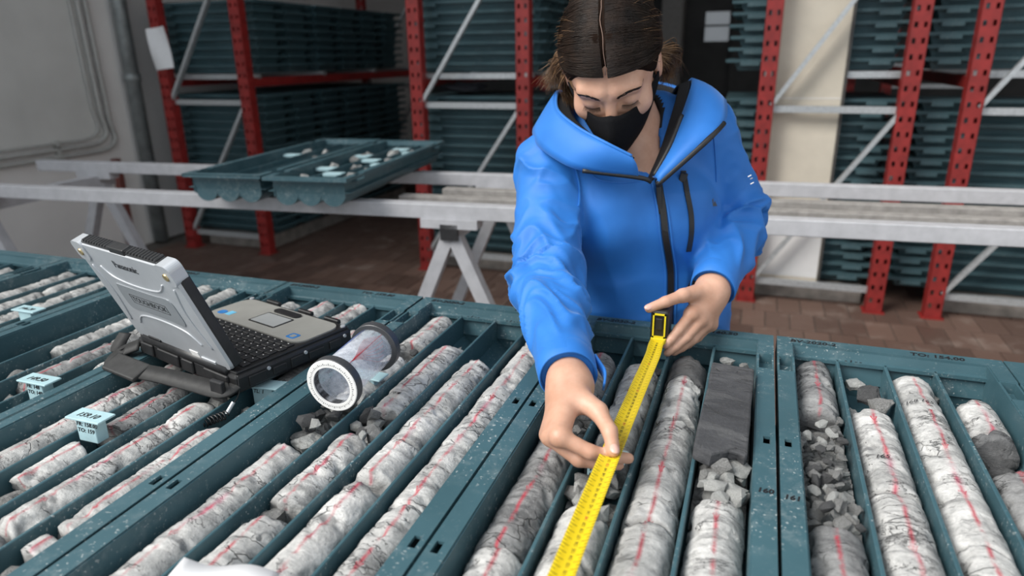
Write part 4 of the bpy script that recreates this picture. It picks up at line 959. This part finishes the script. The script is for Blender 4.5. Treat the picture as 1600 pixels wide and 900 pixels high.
# skin: warm, with subtle mottling
m = NT('skin'); v = m.pos(); a = m.noise(v, 22, 4, .6); b = m.noise(v, 260, 3)
m.base(m.mix(m.ramp(a, ((.35, 0), (.7, 1))), (.47, .255, .170), (.60, .355, .255))); m.set(Roughness=.48, **{'Subsurface_Weight': .12, 'Subsurface_Scale': .008}); m.b.inputs['Subsurface Radius'].default_value = (1, .35, .2); m.bump(b, .12, .0006); M['skin'] = m.m
person = obj('person', me, M['skin']); tag(person, 'woman in bright blue jacket and black mask bending over the trays, pulling a tape', 'person')
M['nail'] = simple('fingernail', (.66, .40, .33), .25, var=.03)
for th, ti, up in ((RH['thumb'][2], RH['thumb'][3], (.25, -.35, .9)), (LHd['thumb'][2], LHd['thumb'][3], (-.15, -.75, .65))):
    a = Vector(th); b = Vector(ti); d = (b-a).normalized(); u = Vector(up); u = (u-d*u.dot(d)).normalized(); s = d.cross(u); bm = bmesh.new()
    bmesh.ops.create_uvsphere(bm, u_segments=14, v_segments=8, radius=1)
    for v in bm.verts: v.co = b+d*(.0015+v.co.x*.0075)+s*(v.co.y*.0058)+u*(.0062+v.co.z*.0022-.0012*v.co.y**2)
    smooth(obj('thumbnail', bm, M['nail'], person))
# jacket ------------------------------------------------------------
m = NT('blue_softshell'); v = m.pos(); a = m.noise(v, 14, 3); b = m.noise(v, 900, 2)
m.base(m.mix(m.ramp(a, ((.3, 0), (.7, 1))), (.011, .140, .480), (.018, .170, .560))); m.set(Roughness=.62, **{'Sheen_Weight': .25, 'Sheen_Roughness': .4}); m.b.inputs['Sheen Tint'].default_value = (.5, .7, 1, 1); m.bump(b, .12, .0005); M['jacket'] = m.m
M['lining'] = simple('black_lining', (.010, .010, .012), .85, var=.2, scale=200); M['zip'] = simple('black_zipper', (.012, .012, .013), .5, var=.3, scale=300)
cuR = wrR+(elR-wrR)*.085; cuL = wrL+(elL-wrL)*.06
def arms(P):
    d = rcone(P, shR+np.array([.008, .004, .004]), elR, .060, .054); d = smin(d, rcone(P, elR, cuR, .052, .0385), .022)
    e = rcone(P, shL+np.array([-.008, 0, .004]), elL, .059, .055); e = smin(e, rcone(P, elL, cuL, .053, .0385), .022)
    return d, e
def jacketsdf(P):
    d = torso(P, .006); a, e = arms(P); d = smin(d, a, .030); d = smin(d, e, .030)
    d = smin(d, rcone(P, (-.345, 1.372, 1.238), (-.150, 1.445, 1.272), .050, .050), .04)     # folded hood
    d = smin(d, rcone(P, c7+np.array([-.05, -.01, -.02]), c7+np.array([.05, .03, -.01]), .052, .050), .04)
    # neck opening with a V to the zip
    n0, n1 = fromh(0, -.022, -.045), c7+tF*.028-zz*.012
    cut = rcone(P, n1-(n0-n1)*.1, n0+(n0-n1)*1.2, .064, .085); vcut = rcone(P, n1+tF*.06+zz*.03, np.array([-.166, 1.135, 1.219]), .056, .008); cut = smin(cut, vcut, .012)
    jacketsdf.cut = cut
    d = smax(d, -torso(P, -.006), .004); d = smax(d, -smax(decol(P)-.006, 1.186-P[:, 2], .004), .003); d = smax(d, -cut, .008)
    # open cuffs and hem
    for c, e0 in ((cuR, elR), (cuL, elL)):
        ax = (c-e0)/np.linalg.norm(c-e0); pl = (P-c.astype(np.float32))@ax.astype(np.float32); near = np.linalg.norm(P-c.astype(np.float32), axis=1)-.075; d = smax(d, -smax(-pl, near, .002), .004)
    d = smax(d, .815-P[:, 2], .004)
    return d
me = surface(jacketsdf, (-.49, .74, .79), (.11, 1.53, 1.36), .0038, 'jacket')
# folds: push the surface in and out along its normal
co = np.empty(len(me.vertices)*3, np.float32); me.vertices.foreach_get('co', co); co = co.reshape(-1, 3); no = np.empty(len(me.vertices)*3, np.float32); me.vertices.foreach_get('normal', no); no = no.reshape(-1, 3)
dR, dL = arms(co); dT = torso(co, .006)
def along(P, a, b): ba = b-a; return ((P-a)@ba)/(ba@ba)
disp = np.zeros(len(co)); nz = noise.noise
def rdg(v, k=2.6, e=1.5): return max(0, 1-k*abs(nz(v)))**e
lR1, lR2 = np.linalg.norm(elR-shR), np.linalg.norm(cuR-elR); lL1, lL2 = np.linalg.norm(elL-shL), np.linalg.norm(cuL-elL)
def blend(x): return 1/(1+math.exp(-x))
for i in range(len(co)):
    p = co[i]; out_ = 0; wa = 0
    if dT[i] < -.006 and dR[i] > -.006 and dL[i] > -.006: continue
    for (da, S_, E_, W_, l1, l2, sd_) in ((dR[i], shR, elR, cuR, lR1, lR2, 3.), (dL[i], shL, elL, cuL, lL1, lL2, 9.)):
        if da > .03: continue
        wt = blend((dT[i]-da-.004)/.006)
        if wt < .02: continue
        t1 = along(p, S_, E_); t2 = along(p, E_, W_); up_ = t1 < 1 and np.linalg.norm(p-(S_+(E_-S_)*min(1, max(0, t1)))) < np.linalg.norm(p-(E_+(W_-E_)*min(1, max(0, t2))))
        l = (max(0, min(1, t1))*l1) if up_ else l1+max(0, min(1, t2))*l2
        base = (S_+(E_-S_)*min(1, max(0, t1))) if up_ else E_+(W_-E_)*min(1, max(0, t2)); rad = p-base
        ax_ = W_-S_; ax_ = ax_/np.linalg.norm(ax_); ref = np.cross(ax_, (0, 0, 1.)); ref /= np.linalg.norm(ref); ref2 = np.cross(ax_, ref)
        ca, sa = rad@ref, rad@ref2; rn = math.hypot(ca, sa)+1e-6; ca /= rn; sa /= rn
        wv = nz(Vector((l*5, ca*.8, sa*.8+sd_)))
        r1 = rdg(Vector((l*13+.55*ca+1.1*wv, ca*.55+sd_, sa*.55)), 2.4, 1.3); r2 = rdg(Vector((l*27-.8*sa+1.4*wv, ca*.9, sa*.9+sd_)), 2.6, 1.2); lo = nz(Vector((l*8, ca*.9+sd_, sa*.9)))
        el = math.exp(-((l-l1-.03)/.10)**2); amp = .0105*(.42+.75*el+.3*max(0, nz(Vector((l*7, ca, sd_)))+.2))
        end = l1+l2-l; g = min(1, max(0.05, (end-.03)/.05))
        out_ += wt*g*(amp*(1.5*r1+.55*r2-.55)+.0055*lo); wa += wt
    s_ = (p-chest)@tS; z_ = p[2]; ft = (p-chest)@tF
    n1 = nz(Vector((s_*7, z_*4, 2.0+ft*3))); r_ = rdg(Vector((s_*6+z_*5, z_*5-s_*4, 8.+ft*2)), 2.6, 1.6); r2_ = rdg(Vector((s_*4-z_*3, z_*11, 4.+ft)), 2.6, 1.4)
    low = min(1, max(0, (1.0-z_)/.1)); out_ += (1-min(1, wa))*(.0055*n1+.0100*r_*(.5+.5*low)+.0080*r2_*low)
    disp[i] = out_
co += no*disp[:, None].astype(np.float32); me.vertices.foreach_set('co', co.ravel()); me.update()
me.materials.append(M['jacket']); me.materials.append(M['lining']); jacketsdf(co); cf = jacketsdf.cut
lv = np.empty(len(me.loops), np.int32); me.loops.foreach_get('vertex_index', lv); fm = cf[lv].reshape(-1, 4).mean(1) < .0045; me.polygons.foreach_set('material_index', fm.astype(np.int32))
jk = obj('jacket', me, None, person); tag(jk, 'bright blue zipped softshell jacket')
def shell_between(A, B, n, mat, name, th=.004, rows=6, bulge=0.0, par=None):
    a = catmull(A, n); b = catmull(B, n); bm = bmesh.new(); g = []
    for j in range(rows+1):
        t = j/rows; g.append([bm.verts.new(p.lerp(q, t)+Vector(tF)*bulge*math.sin(pi*t)*1+Vector((0, 0, bulge*.5*math.sin(pi*t)))) for p, q in zip(a, b)])
    for j in range(rows):
        for i in range(len(a)-1): bm.faces.new((g[j][i], g[j][i+1], g[j+1][i+1], g[j+1][i]))
    o = smooth(obj(name, bm, mat, par or jk)); md = o.modifiers.new('t', 'SOLIDIFY'); md.thickness = th; md.offset = 0; return o
L1 = [(-.335, 1.350, 1.318), (-.362, 1.275, 1.318), (-.338, 1.195, 1.292), (-.290, 1.145, 1.268), (-.238, 1.118, 1.248), (-.192, 1.122, 1.226)]
L2 = [(-.345, 1.392, 1.262), (-.402, 1.290, 1.258), (-.378, 1.195, 1.236), (-.325, 1.138, 1.215), (-.272, 1.118, 1.201), (-.182, 1.140, 1.190)]
R1 = [(-.150, 1.400, 1.318), (-.128, 1.345, 1.338), (-.122, 1.280, 1.322), (-.128, 1.225, 1.280), (-.140, 1.185, 1.232), (-.160, 1.160, 1.186)]
R2 = [(-.125, 1.430, 1.275), (-.075, 1.385, 1.296), (-.062, 1.300, 1.298), (-.058, 1.225, 1.272), (-.082, 1.178, 1.246), (-.152, 1.146, 1.178)]
BK1 = [L1[0], (-.27, 1.395, 1.33), (-.20, 1.412, 1.33), R1[0]]; BK2 = [L2[0], (-.28, 1.45, 1.27), (-.19, 1.465, 1.28), R2[0]]
shell_between(L1, L2, 6, M['jacket'], 'collar', .007, 6, .007); shell_between(R1, R2, 6, M['jacket'], 'collar', .007, 6, .012); shell_between(BK1, BK2, 6, M['jacket'], 'collar', .007, 6, .010)
off = lambda pts, d: [tuple(np.array(p)+np.array(d)) for p in pts]
inn = lambda pts: [tuple(np.array(p)*.80+np.array((-.235, 1.30, p[2]-.055))*.20) for p in pts]
shell_between(off(L1, (.003, .004, -.004)), inn(L1), 6, M['lining'], 'collar_lining', .004); shell_between(off(R1, (-.003, .004, -.004)), inn(R1), 6, M['lining'], 'collar_lining', .004); shell_between(off(BK1, (0, -.004, -.004)), inn(BK1), 6, M['lining'], 'collar_lining', .004)
def surf_pt(x, z, y0=1.05):
    hit, loc, nor, fi = jk.ray_cast(Vector((x, y0, z)), Vector((0, 1, 0))); return (loc, nor) if hit else (Vector((x, 1.2, z)), Vector((0, -1, 0)))
bpy.context.view_layer.update()
def strip_on(pts, w, th, mat, name, lift=.001, n=10, par=None):
    P = [p for p in catmull([(x, 0, z) for x, z in pts], n)]; S_ = [surf_pt(p.x, p.z) for p in P]; bm = bmesh.new(); prev = None
    for i, (l, nn) in enumerate(S_):
        t_ = (S_[min(i+1, len(S_)-1)][0]-S_[max(i-1, 0)][0]).normalized(); nn = Vector((tF[0], tF[1], .0)).lerp(nn, .5).normalized(); s_ = t_.cross(nn).normalized(); c = l+nn*lift
        r_ = [bm.verts.new(c+s_*a_*w/2+nn*b_*th/2) for a_, b_ in ((-1, -1), (1, -1), (1, 1), (-1, 1))]
        if prev:
            for k in range(4): bm.faces.new((prev[k], prev[(k+1) % 4], r_[(k+1) % 4], r_[k]))
        else: bm.faces.new(r_[::-1])
        prev = r_
    bm.faces.new(prev); return obj(name, bm, mat, par or jk)
zp = strip_on([(-.163, 1.180), (-.150, 1.135), (-.140, 1.08), (-.132, 1.02), (-.128, .97), (-.126, .90)], .011, .004, M['zip'], 'front_zipper', .0015)
strip_on([(-.171, 1.172), (-.158, 1.13), (-.149, 1.08), (-.141, 1.02), (-.137, .97), (-.135, .90)], .003, .003, M['jacket'], 'zipper_flap', .001); strip_on([(-.153, 1.172), (-.141, 1.13), (-.131, 1.08), (-.123, 1.02), (-.119, .97), (-.117, .90)], .003, .003, M['jacket'], 'zipper_flap', .001)
pk = strip_on([(-.122, 1.186), (-.110, 1.150), (-.101, 1.115), (-.098, 1.08), (-.101, 1.045)], .009, .004, M['zip'], 'pocket_zipper', .001)
l, nn = surf_pt(-.120, 1.175); obj('zipper_slider', boxm((-.0065, -.004, -.018), (.0065, .003, .010), .002), M['black_plastic'], pk, l+Vector((0, -.003, 0)), (0, .25, 0))
l, nn = surf_pt(-.155, 1.150); obj('zipper_pull', boxm((-.0045, -.004, -.034), (.0045, .002, .016), .002), M['black_plastic'], zp, l+Vector((0, -.005, 0)), (0, -.12, 0))
# zip tape running on along both open collar edges
bm = bmesh.new(); tube(bm, [p+Vector((0, -.004, .0)) for p in catmull(L2[4:]+[(-.163, 1.150, 1.182)], 8)], .0042, 6); smooth(obj('collar_zipper', bm, M['zip'], jk))
bm = bmesh.new(); tube(bm, [p+Vector((0, -.004, .0)) for p in catmull([R2[3]]+R2[4:], 8)], .0048, 6); smooth(obj('collar_zipper', bm, M['zip'], jk))
bm = bmesh.new(); tube(bm, [p+Vector((0, -.003, .004)) for p in catmull(R1[3:], 8)], .0045, 6); smooth(obj('collar_zipper', bm, M['zip'], jk))
bm = bmesh.new(); tube(bm, [p+Vector((0, -.002, .001)) for p in catmull(L1[1:], 8)], .0028, 6); smooth(obj('collar_seam', bm, M['jacket'], jk))
# cuffs
for c, e0, wr in ((cuR, elR, wrR), (cuL, elL, wrL)):
    ax = Vector(c-e0).normalized(); Mx = Matrix.Translation(Vector(c)) @ ax.to_track_quat('Z', 'Y').to_matrix().to_4x4(); bm = bmesh.new()
    lathe(bm, [(.0350, -.045), (.0405, -.028), (.0395, .004), (.0375, .006), (.036, .0), (.037, -.03)], 40, Mx, True)
    for v in bm.verts: v.co += Vector((noise.noise(v.co*25), noise.noise(v.co*25+Vector((9, 0, 0))), noise.noise(v.co*25+Vector((0, 9, 0)))))*.0022
    bmesh.ops.recalc_face_normals(bm, faces=bm.faces[:]); smooth(obj('cuff', bm, M['jacket'], jk))
ax = Vector(cuR-elR).normalized(); sd = Vector((.92, .36, 0)); p0 = Vector(cuR)+sd*.041
smooth(obj('cuff_tab', ribbon([p0-ax*.03+Vector((0, 0, .004)), p0-ax*.012+sd*.006, p0+ax*.006+sd*.008, p0+ax*.022+sd*.004+Vector((0, 0, -.006))], .016, .003, 6, tuple(sd)), M['jacket'], jk))
# chest emblem and sleeve marks
l, nn = surf_pt(-.067, 1.128); bm = bmesh.new()
for tri in (((-.008, -.006), (.0, .009), (.001, -.006)), ((-.001, -.006), (.003, .004), (.008, -.006))):
    bm.faces.new([bm.verts.new((x, 0, z)) for x, z in tri])
bmesh.ops.solidify(bm, geom=bm.faces[:], thickness=.0006)
obj('chest_emblem', bm, simple('grey_emblem', (.16, .17, .19), .6), jk, l+Vector((0, -.0025, 0)), (0, 0, .30))
for zz_, xx_ in ((1.19, .001), (1.178, .006), (1.160, .003)):
    l, nn = surf_pt(-.010+xx_, zz_); obj('sleeve_mark', boxm((-.003, -.0006, -.0008), (.003, .0006, .0008)), M['white_ring'], jk, l+Vector((0, -.001, 0)), (0, -.5, .3))
strip_on([(-.335, 1.232), (-.305, 1.205), (-.290, 1.170), (-.284, 1.135)], .0025, .0025, M['jacket'], 'sleeve_seam', .0008)
strip_on([(-.092, 1.290), (-.078, 1.25), (-.070, 1.20), (-.066, 1.16)], .0025, .0025, M['jacket'], 'sleeve_seam', .0008)
strip_on([(-.270, 1.185), (-.255, 1.176), (-.215, 1.172), (-.185, 1.174)], .0022, .0022, M['jacket'], 'chest_seam', .0008)
# side pocket welt
strip_on([(-.082, 1.005), (-.092, .985), (-.100, .965)], .006, .003, M['zip'], 'side_pocket', .001)
# trousers and shoes
def legs(P):
    d = tors(P, pelv+np.array([0, 0, .03]), pelv+np.array([0, 0, -.02]), .150, .150, 1.38)
    for s in (-1, 1):
        hp = pelv+tS*s*.075+np.array([0, 0, -.04]); kn = pelv+tS*s*.085+tF*.02+np.array([0, 0, -.36]); an = pelv+tS*s*.09-tF*.01; an = np.array([an[0], an[1], .08])
        d = smin(d, smin(rcone(P, hp, kn, .082, .060), rcone(P, kn, an, .058, .048), .02), .03)
    d = smax(d, .05-P[:, 2], .004); return d
me = surface(legs, (-.42, 1.1, .03), (.1, 1.6, .98), .008, 'trousers'); obj('trousers', me, simple('dark_trousers', (.02, .021, .026), .85), person)
for s in (-1, 1):
    an = pelv+tS*s*.09; bm = bmesh.new(); bmesh.ops.create_uvsphere(bm, u_segments=20, v_segments=12, radius=1)
    for v in bm.verts: v.co = Vector((v.co.x*.045, v.co.y*.125, max(-.5, v.co.z)*.055*(1.2-.5*max(0, -v.co.y))+.0275*1.2))
    smooth(obj('shoe', bm, M['black_plastic'], person, (an[0]+tF[0]*.05, an[1]+tF[1]*.05, .004), (0, 0, .41)))
# face mask ---------------------------------------------------------
M['mask'] = simple('black_cotton_mask', (.005, .005, .006), .9, var=.3, scale=400, bump=.15, spec=.15)
bm = bmesh.new(); g = []
nu, nv = 28, 14
def q3(a, b, c, t): return tuple(a[i]*(1-t)*(1-t)+2*b[i]*t*(1-t)+c[i]*t*t for i in range(3))
for i in range(nu+1):
    u_ = -1+2*i/nu; a = abs(u_); row = []
    top_ = q3((0, .108, .000), (.040, .103, -.022), (.0755, .012, -.012), a); mid_ = q3((0, .138, -.058), (.046, .094, -.052), (.0740, .012, -.030), a); bot_ = q3((0, .097, -.124), (.046, .070, -.104), (.0700, .008, -.052), a)
    for j in range(nv+1):
        t_ = j/nv; p = [top_[k]*(1-t_)*(1-2*t_)+4*mid_[k]*t_*(1-t_)-bot_[k]*t_*(1-2*t_) for k in range(3)] if False else [ (1-t_)**2*top_[k]+2*t_*(1-t_)*(2*mid_[k]-.5*(top_[k]+bot_[k]))+t_*t_*bot_[k] for k in range(3)]
        s_ = p[0]*(1 if u_ >= 0 else -1); w_ = fromh(s_, p[1]+.0012*noise.noise(Vector((s_*60, p[2]*60, 0))), p[2]); row.append(bm.verts.new(w_))
    g.append(row)
for i in range(nu):
    for j in range(nv): bm.faces.new((g[i][j], g[i][j+1], g[i+1][j+1], g[i+1][j]))
mk = smooth(obj('face_mask', bm, M['mask'], person)); mk['label'] = 'black cloth face mask'; md = mk.modifiers.new('t', 'SOLIDIFY'); md.thickness = .0022; md.offset = 1
bm = bmesh.new(); tube(bm, [fromh(.001, *q) for q in ((.1095, -.002), (.124, -.03), (.132, -.058), (.124, -.09), (.100, -.122))], .0011, 5); smooth(obj('mask_seam', bm, M['mask'], mk))
for s in (-1, 1):
    bm = bmesh.new(); tube(bm, catmull([fromh(s*.0745, .012, -.014), fromh(s*.080, -.012, .012), fromh(s*.079, -.026, -.006), fromh(s*.074, -.016, -.036), fromh(s*.070, .008, -.048)], 6), .0016, 5); smooth(obj('ear_loop', bm, M['mask'], mk))
# brows and lashes --------------------------------------------------
m = NT('dark_brown_hair'); v = m.pos(); a = m.noise(m.scale(v, (1, 1, 1)), 35, 4); m.base(m.mix(m.ramp(a, ((.35, 0), (.75, 1))), (.008, .0045, .003), (.032, .017, .010))); m.set(Roughness=.45, **{'Specular_IOR_Level': .35}); M['hair'] = m.m
M['hair_base'] = simple('dark_hair_underlayer', (.012, .007, .005), .9, var=.3, spec=.05)
m = NT('light_brown_hair_ends'); v = m.pos(); a = m.noise(v, 35, 4); m.base(m.mix(m.ramp(a, ((.35, 0), (.7, 1))), (.06, .032, .016), (.26, .145, .068))); m.set(Roughness=.4); M['hair_tip'] = m.m
bpy.context.view_layer.update()
def face_hit(s, u):
    o_ = Vector(fromh(s, .2, u)); hit, loc, nor, fi = person.ray_cast(o_, Vector(-hF)); return (loc, nor)
for s in (-1, 1):
    bm = bmesh.new()
    for k in range(46):
        t_ = k/45; ss = s*(.013+.036*t_); uu = .0225+.006*math.sin(t_*2.4)-.004*t_+rnd.uniform(-.0022, .0022)*(1-.5*t_)
        l, nn = face_hit(ss, uu); l2, n2 = face_hit(ss+s*.006, uu+.0025*(1-1.6*t_)); tube(bm, [l+nn*.0002, (l+l2)/2+nn*.0010, l2+nn*.0004], [.0006, .0006, .0002], 4)
    obj('eyebrow', bm, M['hair'], person)
    bm = bmesh.new()
    for k in range(26):
        t_ = k/25; ss = s*(.0185+.025*t_); uu = -.0055-.0030*math.sin(pi*t_)+.001*t_; l, nn = face_hit(ss, uu); d_ = Vector(hF)*.45-Vector(hU)*.8+Vector(hS)*s*(t_-.4)*.7
        tube(bm, [l, l+d_*.0035+nn*.001, l+d_*.0065+nn*.003], [.0003, .00025, .0001], 4)
        if k < 25:
            l2, _ = face_hit(s*(.0185+.025*(k+1)/25), -.0055-.0030*math.sin(pi*(k+1)/25)+.001*(k+1)/25); tube(bm, [l+nn*.0001, l2+nn*.0001], .00045, 4)
    obj('eyelashes', bm, M['hair'], person)
# hair --------------------------------------------------------------
HC, HR = (0, -.018, .030), (.083, .103, .092)
def hairsdf(P):
    q = toh(P); d = ell(q, HC, HR); d = smin(d, ell(q, (0, -.085, -.045), (.050, .045, .050)), .03)
    # hairline: front limit of the hair
    hl = .058+(q[:, 1]-.070)*1.05-2.2*np.abs(q[:, 0])**1.7*1.0 - q[:, 2]*1.0
    d = d+.55*np.clip(hl+.018, 0, .018); d = smax(d, hl*.62, .004)
    st = np.sin(q[:, 1]*150+np.abs(q[:, 0])*60+3*np.sin(q[:, 2]*50))*.0006+np.sin(q[:, 1]*330+q[:, 2]*90)*.0003
    gr = .0035*np.exp(-(q[:, 0]/.0025)**2)*np.clip((q[:, 1]+.05)/.05, 0, 1)
    return d+st+gr
me = surface(hairsdf, tuple(hc-.17), tuple(hc+.17), .0026, 'hair'); hr = obj('hair', me, M['hair_base'], person); hr['label'] = 'dark brown hair parted in the middle and tied back'
def strand_mesh(name, paths, radii):
    # paths (n, m, 3): three-sided tapering tubes, built in one go
    n, m_, _ = paths.shape; t = np.gradient(paths, axis=1); t /= np.linalg.norm(t, axis=2, keepdims=True)+1e-9
    rf = np.array([.31, .42, .85]); u = np.cross(t, rf); u /= np.linalg.norm(u, axis=2, keepdims=True)+1e-9; w = np.cross(t, u)
    V_ = np.stack([paths+radii[..., None]*(u*math.cos(a)+w*math.sin(a)) for a in (0, 2.094, 4.189)], 2).reshape(-1, 3)
    b0 = (np.arange(n)[:, None]*m_+np.arange(m_-1)[None]).ravel()*3; F = np.concatenate([np.stack([b0+k, b0+(k+1) % 3, b0+3+(k+1) % 3, b0+3+k], 1) for k in range(3)])
    me = bpy.data.meshes.new(name); me.vertices.add(len(V_)); me.vertices.foreach_set('co', V_.astype(np.float32).ravel()); me.loops.add(F.size); me.loops.foreach_set('vertex_index', F.ravel().astype(np.int32))
    me.polygons.add(len(F)); me.polygons.foreach_set('loop_start', np.arange(0, F.size, 4, dtype=np.int32)); me.polygons.foreach_set('use_smooth', np.ones(len(F), bool)); me.update(); me.validate(); return me
rg = np.random.default_rng(5); NS = 4200; HCn, HRn = np.array(HC), np.array(HR)
side = np.where(np.arange(NS) % 2, -1., 1.); clump = rg.integers(0, 130, NS); ct = rg.random(130)*1.0; cj = rg.normal(0, .03, (130, 5, 3))
t = np.clip(ct[clump]+rg.normal(0, .022, NS), 0, 1)
lp = lambda a, b: np.array(a)[None]*(1-t[:, None])+np.array(b)[None]*t[:, None]
K = np.stack([lp((.03, .93, .30), (.03, -.45, .90)), lp((.52, .80, .26), (.45, -.50, .74)), lp((.88, .42, .06), (.82, -.52, .30)), lp((.93, -.20, -.22), (.74, -.70, -.10)), lp((.52, -.82, -.48), (.42, -.86, -.42))], 1)
K = K+cj[clump]*np.array([.2, .6, 1, 1, 1])[None, :, None]+rg.normal(0, .014, (NS, 5, 3)); K[:, :, 0] = np.abs(K[:, :, 0]); K[:, 0, 0] = .035+.02*rg.random(NS); K[:, :, 0] *= side[:, None]
pa = np.concatenate([2*K[:, :1]-K[:, 1:2], K, 2*K[:, -1:]-K[:, -2:-1]], 1); rows = []
for k in range(4):
    for q in range(5):
        x = q/5; p0, p1, p2, p3 = (pa[:, k+i_] for i_ in range(4)); rows.append(.5*(2*p1+(p2-p0)*x+(2*p0-5*p1+4*p2-p3)*x*x+(3*p1-p0-3*p2+p3)*x**3))
D = np.stack(rows+[K[:, -1]], 1); D /= np.linalg.norm(D, axis=2, keepdims=True)
lift = (rg.uniform(-.0012, .0022, NS)+rg.uniform(-.0006, .0016, 130)[clump])[:, None]*np.clip(np.linspace(0, 5, D.shape[1]), .15, 1)[None]
loc_ = HCn+D*(HRn+lift[..., None]); PW = hc+loc_[..., 0:1]*hS+loc_[..., 1:2]*hF+loc_[..., 2:3]*hU
rad_ = rg.uniform(.00030, .00065, NS)[:, None]*np.linspace(1, .6, D.shape[1])[None]
st = obj('hair_strands', strand_mesh('hair_strands', PW, rad_), M['hair'], hr); st['kind'] = 'stuff'
pp = []
for k in range(26):
    x = k/25; d_ = np.array([.016*math.sin(x*9)+.010*math.sin(x*23), .93-1.25*x, .33+.70*math.sin(min(1, x*1.15)*pi/2)]); d_ /= np.linalg.norm(d_); q_ = HCn+d_*(HRn-.0012); pp.append(fromh(*q_))
bm = bmesh.new(); tube(bm, pp, [.0007]*20+[.0008, .0007, .0006, .0005, .0004, .0003], 5); smooth(obj('hair_parting', bm, simple('scalp', (.20, .125, .095), .6), hr))

bm = bmesh.new()
def lock(a, b, c, n, spread, r):
    for _ in range(n):
        j = lambda p, w: np.array(p)+np.array([rnd.gauss(0, w) for _ in range(3)])
        P = catmull([j(a, .003), j(b, spread*.6), j(c, spread)], 6); rr0 = rnd.uniform(.6, 1.2)*r; tube(bm, P, [rr0*(1-.8*i/(len(P)-1)) for i in range(len(P))], 3, False)
# loose hair on both sides and the tied tail behind
lock(fromh(-.074, -.03, .0), fromh(-.100, -.045, -.030), fromh(-.116, -.035, -.062), 260, .011, .0009); lock(fromh(-.078, -.01, -.005), fromh(-.088, -.012, -.045), fromh(-.082, -.0, -.085), 200, .009, .0009)
lock(fromh(-.068, .03, .022), fromh(-.060, .052, .012), fromh(-.040, .066, .014), 9, .002, .0005); lock(fromh(.075, -.02, -.01), fromh(.088, -.03, -.045), fromh(.082, -.045, -.090), 260, .010, .0009); lock(fromh(.07, -.05, -.03), fromh(.098, -.07, -.06), fromh(.090, -.08, -.11), 220, .012, .0009)
lock(fromh(0, -.115, -.05), fromh(-.05, -.13, -.10), fromh(-.085, -.10, -.16), 260, .014, .0009); lock(fromh(-.05, -.09, -.04), fromh(-.095, -.09, -.05), fromh(-.125, -.065, -.085), 160, .013, .0008)
fly = []
for k in range(150):
    s_ = rnd.choice((-1, 1)); a0 = rnd.uniform(0, 1); d0 = np.array([s_*rnd.uniform(.3, 1), rnd.uniform(-.9, .5), rnd.uniform(-.1, .9)]); d0 /= np.linalg.norm(d0); d1 = d0+np.array([s_*.15, -.35, -.45])*rnd.uniform(.6, 1.3); d1 /= np.linalg.norm(d1); dm = d0+d1; dm /= np.linalg.norm(dm)
    P = catmull([fromh(*(HCn+d0*(HRn+.000))), fromh(*(HCn+dm*(HRn+rnd.uniform(.003, .009)))), fromh(*(HCn+d1*(HRn+rnd.uniform(.001, .012))))], 6); tube(bm, P, .00022, 3, False)
sl = smooth(obj('loose_strands', bm, M['hair_tip'], hr)); sl['kind'] = 'stuff'
